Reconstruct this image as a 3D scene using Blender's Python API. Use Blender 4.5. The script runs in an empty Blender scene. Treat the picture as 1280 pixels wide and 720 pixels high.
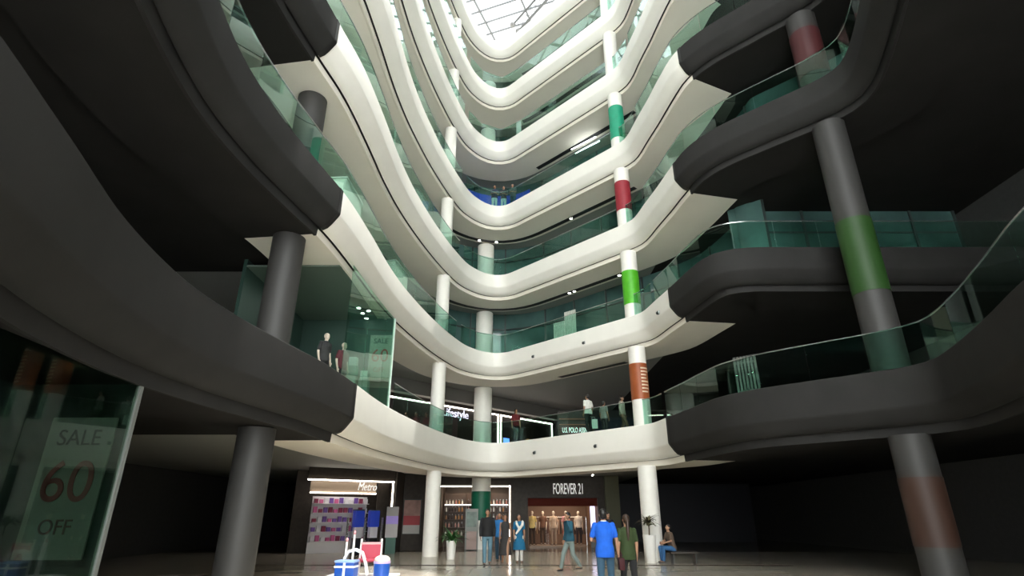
import bpy, bmesh, math, random
from mathutils import Vector, Matrix
random.seed(7)
C = bpy.context.scene.collection
PI = math.pi
R = math.radians

# ------------------------------------------------------------------ materials
MATS = {}
def mat(name, col, rough=0.6, metal=0.0, emit=None, estr=0.0, spec=0.5, noise=0.0, nscale=6.0, coat=0.0):
    if name in MATS: return MATS[name]
    m = bpy.data.materials.new(name); m.use_nodes = True
    nt = m.node_tree; b = nt.nodes['Principled BSDF']
    b.inputs['Base Color'].default_value = (*col, 1)
    b.inputs['Roughness'].default_value = rough
    b.inputs['Metallic'].default_value = metal
    b.inputs['Specular IOR Level'].default_value = spec
    b.inputs['Coat Weight'].default_value = coat
    if emit:
        b.inputs['Emission Color'].default_value = (*emit, 1)
        b.inputs['Emission Strength'].default_value = estr
    if noise:
        tc = nt.nodes.new('ShaderNodeTexCoord'); n = nt.nodes.new('ShaderNodeTexNoise')
        n.inputs['Scale'].default_value = nscale; n.inputs['Detail'].default_value = 4
        nt.links.new(tc.outputs['Object'], n.inputs['Vector'])
        r = nt.nodes.new('ShaderNodeValToRGB')
        r.color_ramp.elements[0].position = .3; r.color_ramp.elements[1].position = .7
        r.color_ramp.elements[0].color = (*[c*(1-noise) for c in col], 1)
        r.color_ramp.elements[1].color = (*[min(1, c*(1+noise)) for c in col], 1)
        nt.links.new(n.outputs['Fac'], r.inputs['Fac']); nt.links.new(r.outputs['Color'], b.inputs['Base Color'])
    MATS[name] = m
    return m

def glass_mat(name, tint, refl=0.08, rough=0.0):
    """thin architectural pane: tinted see-through with a Fresnel reflection"""
    m = bpy.data.materials.new(name); m.use_nodes = True
    nt = m.node_tree; nt.nodes.clear()
    out = nt.nodes.new('ShaderNodeOutputMaterial'); mx = nt.nodes.new('ShaderNodeMixShader')
    tr = nt.nodes.new('ShaderNodeBsdfTransparent'); tr.inputs['Color'].default_value = (*tint, 1)
    gl = nt.nodes.new('ShaderNodeBsdfGlossy'); gl.inputs['Roughness'].default_value = rough
    gl.inputs['Color'].default_value = (.9, 1, .97, 1)
    lw = nt.nodes.new('ShaderNodeLayerWeight'); lw.inputs['Blend'].default_value = .5
    pw = nt.nodes.new('ShaderNodeMath'); pw.operation = 'POWER'; pw.inputs[1].default_value = 4
    nt.links.new(lw.outputs['Facing'], pw.inputs[0])
    ad = nt.nodes.new('ShaderNodeMath'); ad.operation = 'MULTIPLY_ADD'; ad.inputs[1].default_value = .8; ad.inputs[2].default_value = refl; ad.use_clamp = True
    nt.links.new(pw.outputs[0], ad.inputs[0]); nt.links.new(ad.outputs[0], mx.inputs[0])
    nt.links.new(tr.outputs[0], mx.inputs[1]); nt.links.new(gl.outputs[0], mx.inputs[2])
    nt.links.new(mx.outputs[0], out.inputs[0])
    MATS[name] = m
    return m

def tile_mat(name, c1, c2, mortar, scale, rough, bw=.5, rh=.5):
    m = bpy.data.materials.new(name); m.use_nodes = True
    nt = m.node_tree; b = nt.nodes['Principled BSDF']
    tc = nt.nodes.new('ShaderNodeTexCoord'); br = nt.nodes.new('ShaderNodeTexBrick')
    br.offset = 0; br.inputs['Scale'].default_value = scale
    br.inputs['Color1'].default_value = (*c1, 1); br.inputs['Color2'].default_value = (*c2, 1)
    br.inputs['Mortar'].default_value = (*mortar, 1); br.inputs['Mortar Size'].default_value = .006
    br.inputs['Brick Width'].default_value = bw; br.inputs['Row Height'].default_value = rh
    nt.links.new(tc.outputs['Object'], br.inputs['Vector'])
    nt.links.new(br.outputs['Color'], b.inputs['Base Color'])
    b.inputs['Roughness'].default_value = rough
    MATS[name] = m
    return m

white = mat('white_fascia', (.87, .85, .785), .45, noise=.02, nscale=1.5)
cream = mat('cream_soffit', (.84, .79, .69), .6, noise=.02, nscale=.8)
dimwhite = mat('shade_painted_fascia', (.025, .0245, .0235), .75, noise=.10, nscale=1.2, spec=.15)  # near-black copy of the white fascia, wing shade put into the colour
dimsoffit = mat('shade_painted_soffit', (.022, .021, .0195), .8, noise=.1, nscale=1.0, spec=.1)  # darkened soffit and ceiling colour standing in for shade on the wings
innerceil = mat('grey_ceiling', (.28, .29, .27), .7)
slotm = mat('black_slot', (.015, .016, .016), .5)
slabtop = mat('gallery_floor', (.5, .48, .43), .3)
colm = mat('column_paint', (.80, .78, .72), .5, noise=.02)
steel = mat('steel', (.55, .57, .57), .25, .9)
darksteel = mat('dark_steel', (.06, .065, .065), .4, .6)
tealwall = mat('teal_glazing', (.07, .135, .125), .10, noise=.35, nscale=.5)
mull = mat('dark_mullion', (.03, .045, .042), .4)
blackjoint = mat('black_joint', (.006, .006, .006), .6)
shellm = mat('shell_wall', (.05, .05, .047), .8, noise=.1)
brown = mat('brown_wall', (.040, .032, .025), .5, noise=.2, spec=.2)
railglass = glass_mat('green_rail_glass', (.74, .90, .84), .035)
shopglass = glass_mat('shop_glass', (.72, .88, .80), .03)
dimsky = glass_mat('dimming_skylight_glass', (.48, .49, .50), .01)  # grey tint added to cut the daylight from above
skyglass = glass_mat('skylight_glass', (.98, .99, 1.0), .01)
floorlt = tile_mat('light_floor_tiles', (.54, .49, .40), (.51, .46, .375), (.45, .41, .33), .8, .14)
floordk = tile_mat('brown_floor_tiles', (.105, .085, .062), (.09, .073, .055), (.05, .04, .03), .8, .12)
stripem = mat('dark_floor_stripe', (.04, .028, .02), .5, spec=.1)
led = mat('led_strip', (1, 1, 1), .5, emit=(1, .90, .78), estr=9)
lampw = mat('spot_lens', (1, 1, 1), .5, emit=(1, .97, .9), estr=30)
tubew = mat('tube_light', (1, 1, 1), .5, emit=(.95, 1, 1), estr=10)

# ------------------------------------------------------------------ helpers
class MB:
    def __init__(s): s.bm = bmesh.new()
    def box(s, x0, x1, y0, y1, z0, z1, rot=0, piv=None):
        vs = [s.bm.verts.new(p) for p in [(x0,y0,z0),(x1,y0,z0),(x1,y1,z0),(x0,y1,z0),(x0,y0,z1),(x1,y0,z1),(x1,y1,z1),(x0,y1,z1)]]
        for f in [(3,2,1,0),(4,5,6,7),(0,1,5,4),(1,2,6,5),(2,3,7,6),(3,0,4,7)]: s.bm.faces.new([vs[i] for i in f])
        if rot:
            piv = piv or ((x0+x1)/2, (y0+y1)/2, 0)
            bmesh.ops.rotate(s.bm, cent=piv, matrix=Matrix.Rotation(rot, 3, 'Z'), verts=vs)
        return vs
    def lathe(s, prof, n=24, c=(0,0,0)):
        rings = []
        for r, z in prof:
            rings.append([s.bm.verts.new((c[0]+r*math.cos(2*PI*i/n), c[1]+r*math.sin(2*PI*i/n), c[2]+z)) for i in range(n)])
        for a, b in zip(rings, rings[1:]):
            for i in range(n): s.bm.faces.new((a[i], a[(i+1)%n], b[(i+1)%n], b[i]))
        s.bm.faces.new(rings[0][::-1]); s.bm.faces.new(rings[-1])
    def seg(s, p, q, r0, r1, n=10):
        p, q = Vector(p), Vector(q); d = q-p
        if d.length < 1e-6: return
        d.normalize(); a = d.orthogonal().normalized(); b = d.cross(a)
        A = [s.bm.verts.new(p+(a*math.cos(2*PI*i/n)+b*math.sin(2*PI*i/n))*r0) for i in range(n)]
        B = [s.bm.verts.new(q+(a*math.cos(2*PI*i/n)+b*math.sin(2*PI*i/n))*r1) for i in range(n)]
        for i in range(n): s.bm.faces.new((A[i], A[(i+1)%n], B[(i+1)%n], B[i]))
        s.bm.faces.new(A[::-1]); s.bm.faces.new(B)
    def tube(s, pts, r, n=8):
        pts = [Vector(p) for p in pts]; rings = []
        prev = None
        for i, p in enumerate(pts):
            t = (pts[min(i+1, len(pts)-1)]-pts[max(i-1, 0)]).normalized()
            if prev is None: a = t.orthogonal().normalized()
            else: a = (prev-t*prev.dot(t)).normalized()
            prev = a; b = t.cross(a); rr = r[i] if isinstance(r, (list, tuple)) else r
            rings.append([s.bm.verts.new(p+(a*math.cos(2*PI*k/n)+b*math.sin(2*PI*k/n))*rr) for k in range(n)])
        for A, B in zip(rings, rings[1:]):
            for i in range(n): s.bm.faces.new((A[i], A[(i+1)%n], B[(i+1)%n], B[i]))
        s.bm.faces.new(rings[0][::-1]); s.bm.faces.new(rings[-1])
    def ell(s, c, r, sub=2, rot=None):
        vs = bmesh.ops.create_icosphere(s.bm, subdivisions=sub, radius=1)['verts']
        M = Matrix.Diagonal((*r, 1))
        if rot: M = rot.to_4x4() @ M
        bmesh.ops.transform(s.bm, matrix=Matrix.Translation(c) @ M, verts=vs)
    def limb(s, pts, rad, n=10):
        for (p, q), (a, b) in zip(zip(pts, pts[1:]), zip(rad, rad[1:])): s.seg(p, q, a, b, n)
        for p, a in zip(pts, rad): s.ell(p, (a, a, a), 2)
    def loft(s, rings, n=20):
        """rings: (z, rx, ry, cx, cy) bottom to top, closed"""
        rr = []
        for z, rx, ry, cx, cy in rings:
            rr.append([s.bm.verts.new((cx+rx*math.cos(2*PI*i/n), cy+ry*math.sin(2*PI*i/n), z)) for i in range(n)])
        for a, b in zip(rr, rr[1:]):
            for i in range(n): s.bm.faces.new((a[i], a[(i+1)%n], b[(i+1)%n], b[i]))
        s.bm.faces.new(rr[0][::-1]); s.bm.faces.new(rr[-1])
    def quad(s, pts): return s.bm.faces.new([s.bm.verts.new(p) for p in pts])
    def build(s, name, m, parent=None, smooth=False, label=None, cat=None, group=None, kind=None, bevel=0, loc=None, rotz=0, sharp=35):
        if bevel:
            bmesh.ops.bevel(s.bm, geom=s.bm.edges[:], offset=bevel, segments=2, affect='EDGES', profile=.6)
        me = bpy.data.meshes.new(name); s.bm.to_mesh(me); s.bm.free()
        o = bpy.data.objects.new(name, me); C.objects.link(o)
        if m: me.materials.append(m)
        if smooth:
            me.polygons.foreach_set('use_smooth', [True]*len(me.polygons))
            me.set_sharp_from_angle(angle=R(sharp))
        if parent: o.parent = parent
        if loc: o.location = loc
        if rotz: o.rotation_euler.z = rotz
        tag(o, label, cat, group, kind)
        return o

def tag(o, label=None, cat=None, group=None, kind=None):
    if label: o['label'] = label
    if cat: o['category'] = cat
    if group: o['group'] = group
    if kind: o['kind'] = kind
    return o
def thing(name, label, cat, loc=(0,0,0), rotz=0, group=None):
    o = bpy.data.objects.new(name, None); C.objects.link(o)
    o.empty_display_size = .1
    o.location = loc; o.rotation_euler.z = rotz
    return tag(o, label, cat, group)
def dup(root, loc, rotz=None, label=None, group=None):
    def cp(o, par):
        c = o.copy(); C.objects.link(c)
        if par: c.parent = par
        for ch in list(o.children): cp(ch, c)
        return c
    r = cp(root, None); r.location = loc
    if rotz is not None: r.rotation_euler.z = rotz
    if label: r['label'] = label
    if group: r['group'] = group
    return r
def text(name, body, m, size, loc, rot, parent=None, ext=.01, label=None, cat=None, align='CENTER', sx=1.0, shear=0, group=None):
    cu = bpy.data.curves.new(name, 'FONT'); cu.body = body; cu.size = size; cu.extrude = ext
    cu.align_x = align; cu.align_y = 'CENTER'; cu.shear = shear
    o = bpy.data.objects.new(name, cu); C.objects.link(o); cu.materials.append(m)
    me = bpy.data.meshes.new_from_object(o.evaluated_get(bpy.context.evaluated_depsgraph_get()))
    bpy.data.objects.remove(o); bpy.data.curves.remove(cu)
    me.name = name; o = bpy.data.objects.new(name, me); C.objects.link(o)
    o.location = loc; o.rotation_euler = rot; o.scale.x = sx
    if not me.materials: me.materials.append(m)
    if parent: o.parent = parent
    return tag(o, label, cat, group)
def area(name, loc, rot, sx, sy, power, col):
    l = bpy.data.lights.new(name, 'AREA'); l.shape = 'RECTANGLE'; l.size = sx; l.size_y = sy
    l.energy = power; l.color = col
    o = bpy.data.objects.new(name, l); C.objects.link(o); o.location = loc; o.rotation_euler = rot
    return o

# ------------------------------------------------------------------ atrium plan
EX0, EX1, EY0, EY1 = -16.0, 18.0, -6.0, 46.0
ZT = {1: 4.91, 2: 9.50, 3: 13.97, 4: 18.39, 5: 22.95, 6: 27.10, 7: 31.11}
ZS = {k: ZT[k]-(1.5 if k == 1 else 1.27) for k in ZT}     # soffit height
ORD = {0: 'ground floor', 1: 'lowest balcony', 2: 'second balcony up', 3: 'third balcony up', 4: 'fourth balcony up', 5: 'fifth balcony up', 6: 'sixth balcony up', 7: 'topmost balcony'}
left = [(-3.5,-6), (-3.5,-3), (-3.5,0), (-3.7,2.5), (-4.15,4.2), (-4.7,6), (-5.0,7.9), (-4.95,9.6), (-4.7,11.3), (-4.42,13), (-4.28,15.2), (-4.2,17.4),
        (-4.0,19.6), (-3.62,22), (-3.25,23.8), (-2.88,25.3), (-2.42,26.8), (-2.0,27.6), (-1.5,28.2), (-.95,28.5), (-.4,28.42)]
right = [(0,28.1), (.45,27.62), (.9,27.15), (2,25.98), (3.3,24.6), (4.4,23.43), (5.05,22.72), (5.4,22.25), (5.55,21.7), (5.68,20.8), (5.9,19.5), (6.08,18.2), (6.35,16.9)]
wingr = [(7.0,15.8), (8.2,14.6), (9.2,13.65), (9.62,13.1), (9.68,12.5), (9.3,11.3), (8.6,9.6), (7.8,7.8), (7.0,5.4), (6.6,2.5), (6.5,0), (6.5,-3), (6.5,-6)]
wingr2 = [(6.8,16.3), (7.6,16.02), (9,16), (12,16), (18,16)]
def catmull(P, step=.3):
    P = [Vector((*p, 0)) for p in P]; out = []
    for i in range(len(P)-1):
        p0, p1, p2, p3 = P[max(i-1,0)], P[i], P[i+1], P[min(i+2,len(P)-1)]
        n = max(2, int((p2-p1).length/step))
        for k in range(n):
            t = k/n
            out.append(.5*((2*p1)+(p2-p0)*t+(2*p0-5*p1+4*p2-p3)*t*t+(3*p1-p0-3*p2+p3)*t**3))
    out.append(P[-1]); return out
def plan(level):
    return catmull(left+right+(wingr2 if level == 2 else wingr))
def normals(P):
    N = []
    for i in range(len(P)):
        t = P[min(i+1,len(P)-1)]-P[max(i-1,0)]
        if i in (0, len(P)-1): t = Vector((0,1 if i == 0 else -1,0)) if abs(t.y) > abs(t.x) else Vector((1,0,0))
        N.append(Vector((-t.y, t.x, 0)).normalized())
    return N
def smoothN(N, k=4):
    out = []
    for i in range(len(N)):
        if i < k or i >= len(N)-k: out.append(N[i]); continue
        out.append(sum((N[j] for j in range(i-k, i+k+1)), Vector()).normalized())
    return out
PL = {k: plan(k) for k in range(1, 8)}
NL = {k: normals(PL[k]) for k in PL}
NS = {k: smoothN(NL[k]) for k in PL}
def offs(k, d, smooth=False):
    N = NS[k] if smooth else NL[k]
    return [p+n*d for p, n in zip(PL[k], N)]
def at_y(k, y, side):
    """index of the curve point at height y on one side"""
    P = PL[k]; ap = max(range(len(P)), key=lambda i: P[i].y)
    rng = range(0, ap) if side == 'L' else range(ap, len(P))
    return min(rng, key=lambda i: abs(P[i].y-y))
JL = {1: 15.2, 2: 12.6, 3: 11.2, 4: 10, 5: 9, 6: 9, 7: 9}      # where the painted-in wing shade starts, stepping back floor by floor
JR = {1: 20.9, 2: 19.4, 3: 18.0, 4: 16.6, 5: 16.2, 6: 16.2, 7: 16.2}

def strip(mb, A, za, B, zb):
    va = [mb.bm.verts.new((p.x, p.y, za)) for p in A]; vb = [mb.bm.verts.new((p.x, p.y, zb)) for p in B]
    for i in range(len(A)-1): mb.bm.faces.new((va[i], va[i+1], vb[i+1], vb[i]))
def sweep(mb, k, prof, i0, i1):
    """a profile of (inset, height) swept along the slab edge"""
    cols = []
    for d, z in prof:
        O = offs(k, d)[i0:i1+1]
        cols.append([mb.bm.verts.new((p.x, p.y, ZT[k]+z)) for p in O])
    for a, b in zip(cols, cols[1:]):
        for i in range(len(a)-1): mb.bm.faces.new((a[i], b[i], b[i+1], a[i+1]))
def halves(mb, P, z):
    ap = max(range(len(P)), key=lambda i: P[i].y); a = P[ap]
    L = [(p.x, p.y, z) for p in P[:ap+1]]+[(a.x, EY1, z), (EX0, EY1, z), (EX0, EY0, z)]
    e = P[-1]
    Rr = [(p.x, p.y, z) for p in P[ap:]]
    if e.y < 0: Rr += [(EX1, EY0, z)]
    Rr += [(EX1, EY1, z), (a.x, EY1, z)]
    mb.quad(L); mb.quad(Rr)

def fascia_profile(k):
    h = 1.10 if k > 1 else 1.30
    pr = [(.16, 0), (.02, 0), (0, -.02), (0, -(h-.40)), (.012, -(h-.355)), (.04, -(h-.31)), (.20, -(h-.12)), (.30, -(h-.02)), (.42, -h-.03), (.44, -h-.03)]
    s = ZS[k]-ZT[k]
    groove = [(.44, -h-.03), (.45, -h+.06), (.50, -h+.06), (.51, -h-.03)]
    lip = [(.51, -h-.03), (.53, s-.05), (.60, s-.05), (.63, s-.0)]
    return pr, groove, lip
balcony_labels = {k: f'white curved balcony band, {ORD[k]} round the atrium' for k in ZT}
for k in range(1, 8):
    b = thing('balcony', balcony_labels[k], 'balcony'); b['kind'] = 'structure'
    pr, gr, lp = fascia_profile(k)
    n = len(PL[k])-1; jl, jr = at_y(k, JL[k], 'L'), at_y(k, JR[k], 'R')
    m = MB(); sweep(m, k, pr, jl, jr); m.build('fascia', white, b, smooth=True)
    m = MB(); sweep(m, k, gr, jl, jr); m.build('shadow_groove', slotm, b)
    m = MB(); sweep(m, k, lp, jl, jr); strip(m, offs(k,.63)[jl:jr+1], ZS[k], offs(k,2.5,True)[jl:jr+1], ZS[k]); m.build('soffit', cream, b, smooth=True)
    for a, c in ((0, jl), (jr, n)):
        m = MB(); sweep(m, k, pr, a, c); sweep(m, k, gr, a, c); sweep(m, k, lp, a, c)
        m.build('wing_fascia', dimwhite, b, smooth=True, label='balcony edge stretch coloured dark in place of shade')
        m = MB(); strip(m, offs(k,.63)[a:c+1], ZS[k], offs(k,2.5,True)[a:c+1], ZS[k]); m.build('wing_soffit', dimsoffit, b, label='soffit coloured dark in place of shade')
    for j in (jl, jr):                                    # black strip where the painted-in wing shade starts
        P = PL[k][j]; N = NL[k][j]; T = Vector((N.y, -N.x, 0)); m = MB()
        A = [(d-.015, z) for d, z in pr]
        va = [m.bm.verts.new(P+T*-.07+N*d+Vector((0,0,ZT[k]+z-(.012 if d > .1 else -.008)))) for d, z in A]
        vb = [m.bm.verts.new(P+T*.07+N*d+Vector((0,0,ZT[k]+z-(.012 if d > .1 else -.008)))) for d, z in A]
        for i in range(len(A)-1): m.bm.faces.new((va[i], vb[i], vb[i+1], va[i+1]))
        m.build('joint_strip', blackjoint, b)
    for nm, mm, cuts in (('inner_ceiling', innerceil, (((0,15.5,0),(0,-1,0)), ((7.0,0,0),(1,0,0)))), ('wing_ceiling', dimsoffit, (((0,15.5,0),(0,1,0)),)), ('wing_ceiling', dimsoffit, (((0,15.5,0),(0,-1,0)), ((7.0,0,0),(-1,0,0))))):  # wing stretches get a darkened ceiling colour in place of shade
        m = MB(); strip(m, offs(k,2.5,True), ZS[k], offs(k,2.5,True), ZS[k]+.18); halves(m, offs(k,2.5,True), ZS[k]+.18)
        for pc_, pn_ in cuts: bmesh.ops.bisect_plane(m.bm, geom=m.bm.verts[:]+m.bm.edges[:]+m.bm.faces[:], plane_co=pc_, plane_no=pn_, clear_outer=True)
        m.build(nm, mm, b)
    m = MB(); halves(m, offs(k,.16), ZT[k]); m.build('gallery_floor', slabtop, b)
    # the dark service slot in the soffit
    if k >= 2:
        s0, s1 = {2: (27.2, 24.0), 3: (27.6, 23.3), 4: (28.15, 23.2), 5: (27.9, 22.9), 6: (28.3, 22.6), 7: (28.3, 22.6)}[k]
        i0, i1 = at_y(k, s0, 'R'), at_y(k, s1, 'R')
        if k in (4, 3): i0 = at_y(k, 27.4, 'L')
        m = MB(); A, B = offs(k, 2.02, True)[i0:i1+1], offs(k, 2.3, True)[i0:i1+1]
        strip(m, A, ZS[k]-.004, B, ZS[k]-.004); strip(m, A, ZS[k]-.004, A, ZS[k]-.02); strip(m, B, ZS[k]-.02, B, ZS[k]-.004)
        m.build('ceiling_slot', slotm, b)

# glass railings: one per side of each balcony
def resample(P, step):
    out = [P[0]]; acc = 0
    for a, c in zip(P, P[1:]):
        acc += (c-a).length
        if acc >= step: out.append(c); acc = 0
    if (out[-1]-P[-1]).length > .2: out.append(P[-1])
    return out
def railing(k, i0, i1, label, step=1.25):
    O = offs(k, .16)[i0:i1+1]; z0 = ZT[k]
    S = resample(O, step)
    mid = S[len(S)//2]
    r = thing('glass_railing', label, 'railing', (mid.x, mid.y, z0), group='glass railings round the atrium')
    for a, c in zip(S, S[1:]):
        d = (c-a); L = d.length
        if L < .25: continue
        d.normalize(); nn = Vector((-d.y, d.x, 0))*.007; a2 = a+d*.012-mid; c2 = c-d*.012-mid
        m = MB()
        v = [m.bm.verts.new(p) for p in [(a2-nn), (c2-nn), (c2+nn), (a2+nn)]]
        w = [m.bm.verts.new(q.co+Vector((0,0,1.0))) for q in v]
        for q in v: q.co.z = 0.002
        m.bm.faces.new(v[::-1]); m.bm.faces.new(w)
        for i in range(4): m.bm.faces.new((v[i], v[(i+1)%4], w[(i+1)%4], w[i]))
        m.build('glass_panel', railglass, r)
    m = MB(); m.tube([p-mid+Vector((0,0,1.015)) for p in O], .018, 6); m.build('handrail', steel, r, smooth=True)
for k in range(1, 7):
    n = len(PL[k])-1; apx = max(range(n), key=lambda i: PL[k][i].y)
    a, e = at_y(k, 4, 'L'), at_y(k, 26.4, 'L')
    if k == 1: a = at_y(1, 19.6, 'L')
    railing(k, a, e-1, f'green glass railing on the left side of the {ORD[k]}')
    railing(k, e+1, at_y(k, 21.2, 'R')-1, f'green glass railing from the far corner along the right of the {ORD[k]}')
    railing(k, at_y(k, 21.2, 'R'), (n if k == 2 else at_y(k, 6, 'R')), f'green glass railing right of the kink on the {ORD[k]}')

# ------------------------------------------------------------------ shell, skylight
m = MB(); m.box(EX0-.3, EX0, EY0-.3, EY1+.3, 0, 36); m.build('wall_left', shellm, kind='structure')
m = MB(); m.box(EX1, EX1+.3, EY0-.3, EY1+.3, 0, 36); m.build('wall_right', shellm, kind='structure')
m = MB(); m.box(EX0, EX1, EY1, EY1+.3, 0, 36); m.build('wall_back', shellm, kind='structure')
m = MB()
for q in ((EX0, -3.6, 0, 36), (6.6, EX1, 0, 36), (-3.6, 6.6, 31, 36)): m.box(q[0], q[1], EY0-.3, EY0, q[2], q[3])
m.build('wall_front', shellm, kind='structure')
win = thing('window_9', 'added tall glazing behind the camera, letting in fill daylight', 'window', (1.5, EY0-.15, 0)); win['kind'] = 'structure'  # unseen glazing added so daylight fills the atrium from behind
m = MB(); m.box(-5.1, 5.1, -.01, .01, 0, 31); m.build('pane', skyglass, win)
m = MB()
for i in range(5): m.box(-5.1+i*2.55-.05, -5.1+i*2.55+.05, -.08, .08, 0, 31)
for i in range(11): m.box(-5.1, 5.1, -.07, .07, i*3.08, i*3.08+.09)
m.build('window_frame', darksteel, win)
SX0, SX1, SY0, SY1, SZ = -10.0, 12.0, 13.5, 36.0, 34.0
m = MB()
for b in ((EX0, SX0, EY0, EY1), (SX1, EX1, EY0, EY1), (SX0, SX1, EY0, SY0), (SX0, SX1, SY1, EY1)):
    m.box(b[0], b[1], b[2], b[3], SZ-.1, SZ+.3)
m.build('ceiling', mat('roof_paint', (.5, .5, .48), .7), kind='structure')
win = thing('window_1', 'gridded glass skylight over the top of the atrium', 'skylight', (1, 22, SZ)); win['kind'] = 'structure'
m = MB(); m.box(SX0-1, SX1-1, SY0-22, SY1-22, .10, .115); m.build('pane', dimsky, win)
m = MB(); th = R(-21)
for i in range(-21, 22):
    c = i*1.02
    m.box(-22, 22, c-.03, c+.03, -.06, .08, rot=th, piv=(0,0,0))
for i in range(-7, 8):
    c = i*3.0+.6
    m.box(c-.05, c+.05, -22, 22, -.10, .09, rot=th, piv=(0,0,0))
geom = m.bm.verts[:]+m.bm.edges[:]+m.bm.faces[:]
for co, no in (((SX0-1,0,0),(-1,0,0)), ((SX1-1,0,0),(1,0,0)), ((0,SY0-22,0),(0,-1,0)), ((0,SY1-22,0),(0,1,0))):
    bmesh.ops.bisect_plane(m.bm, geom=m.bm.verts[:]+m.bm.edges[:]+m.bm.faces[:], plane_co=co, plane_no=no, clear_outer=True)
m.build('window_frame', mat('skylight_bars', (.20, .21, .22), .6), win)
# steel space truss with ball ends under the skylight
tr = thing('roof_truss', 'grey tubular steel truss with three round ends under the skylight', 'truss', (0,0,0))
trusm = mat('truss_grey', (.16,.165,.17), .5)
A0, A1 = Vector((.33, 28.5, 32.3)), Vector((2.9, 26.3, 33.75))
dd = (A1-A0).normalized(); sd = dd.cross(Vector((0,0,1))).normalized(); up = sd.cross(dd)
offv = [sd*.34+up*.05, sd*-.34+up*.05, up*-.42]
m = MB()
for o in offv: m.tube([A0+o, A1+o], .07, 8)
m.build('chord', trusm, tr, smooth=True)
m = MB(); L = (A1-A0).length; N = 9
for i in range(N):
    for a in range(3):
        p = A0+dd*(L*i/N)+offv[a]; q = A0+dd*(L*(i+1)/N)+offv[(a+1) % 3]; m.tube([p, q], .022, 6)
m.build('lacing', trusm, tr, smooth=True)
for o in offv:
    m = MB(); m.ell(A0+o-dd*.06, (.20,.20,.20), 3); m.build('ball_end', mat('grey_node', (.30,.30,.30), .5), tr, smooth=True)

# ------------------------------------------------------------------ floor
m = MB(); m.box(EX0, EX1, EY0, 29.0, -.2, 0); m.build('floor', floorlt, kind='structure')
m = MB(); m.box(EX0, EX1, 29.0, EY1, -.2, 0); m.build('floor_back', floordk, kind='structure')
m = MB(); m.box(-9, 9.5, 21.0, 21.35, 0, .003); m.build('trim_1', stripem, kind='structure')

# ------------------------------------------------------------------ set-back dark glazing behind the galleries
wn = 2
def glazing(k, d, i0, i1, name):
    O = [p for p in offs(k, d, True)[i0:i1+1]]
    S = resample(O, 2.0); z0, z1 = ZT[k]+.002, ZS[k+1]+.17
    w = thing(name, f'dark teal shop glazing behind the {ORD[k]}', 'shop glazing'); w['kind'] = 'structure'
    m = MB(); strip(m, O, z0, O, z1); m.build('pane', tealwall, w, smooth=True)
    m = MB()
    for p in S: m.box(p.x-.05, p.x+.05, p.y-.05, p.y+.05, z0, z1)
    for z in (z0+.0, z0+2.35):
        for a, c in zip(S, S[1:]): m.seg((a.x, a.y, z+.06), (c.x, c.y, z+.06), .05, .05, 4)
    m.build('window_frame', mull, w)
for k in range(2, 7):
    n = len(PL[k])-1
    glazing(k, 3.6, 2, n-2, f'window_{k}')

# ------------------------------------------------------------------ columns
def column(x, y, z0, z1, r, label, wrap=None, txt=None, par_rot=0, group='round white columns'):
    t = thing('column', label, 'column', (x, y, z0), group=group)
    H = z1-z0
    m = MB(); m.lathe([(r, .0), (r, H-.03)], 40); m.build('shaft', colm if not wrap or wrap[3] is None else wrap[3], t, smooth=True)
    if wrap:
        a, b, mm = wrap[:3]
        m = MB(); m.lathe([(r+.012, a), (r+.012, b)], 40); m.build('wrap', mm, t, smooth=True)
        if txt:
            m = MB(); q = random.Random(2)
            for j in range(8):
                z = 2.3-j*.14; a0, a1 = R(-88), R(-88)+R(q.uniform(38, 58)); N = 8
                for i in range(N):
                    u, v = a0+(a1-a0)*i/N, a0+(a1-a0)*(i+1)/N; rr = r+.016
                    m.quad([(rr*math.cos(u), rr*math.sin(u), z), (rr*math.cos(v), rr*math.sin(v), z), (rr*math.cos(v), rr*math.sin(v), z+.06), (rr*math.cos(u), rr*math.sin(u), z+.06)])
            m.build('printed_lines', txtm, t)
    return t
CG = {'green': mat('wrap_green', (.012, .29, .165), .5, noise=.12, nscale=3), 'red': mat('wrap_red', (.27, .018, .03), .5, noise=.12, nscale=3),
      'lime': mat('wrap_lime', (.075, .40, .015), .5, noise=.15, nscale=3), 'orange': mat('wrap_orange', (.30, .075, .02), .5, noise=.12, nscale=3),
      'dkgreen': mat('wrap_dark_green', (.003, .11, .058), .5, noise=.15, nscale=2)}
txtm = mat('wrap_lettering', (.75, .62, .45), .6)
LX, LY, RX, RY, AX, AY = -3.42, 25.75, 5.3, 23.05, -1.62, 31.3
column(LX, LY, 0, ZS[1], .325, 'white round column on the ground floor beside the leafy planter')
column(RX, RY, 0, ZS[1], .36, 'white round column on the ground floor behind the palm planter')
column(AX, AY, 0, ZS[1]+.17, .5, 'thick round column with a dark green band behind the walking group', (1.35, 2.75, CG['dkgreen'], None))
for k in range(1, 7):
    column(LX, LY, ZT[k], ZS[k+1], .325, f'slim white round column at the left edge of the {ORD[k]}')
    if k != 4: column(AX, AY, ZT[k], ZS[k+1], .5, f'thick white round column behind the far corner of the {ORD[k]}')
column(RX, RY, ZT[1], ZS[2], .36, 'white round column with an orange wrap with pale printed lines on the lowest balcony', (1.05, 2.55, CG['orange'], None), True)
column(RX, RY, ZT[2], ZS[3], .36, 'white round column with a lime green wrap on the second balcony', (.62, 2.2, CG['lime'], None))
column(RX, RY, ZT[3], ZS[4], .36, 'white round column with a red wrap on the third balcony', (.85, 2.4, CG['red'], None))
column(RX, RY, ZT[4], ZS[5], .36, 'white round column with an emerald green wrap on the fourth balcony', (.5, 2.45, CG['green'], None))
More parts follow.
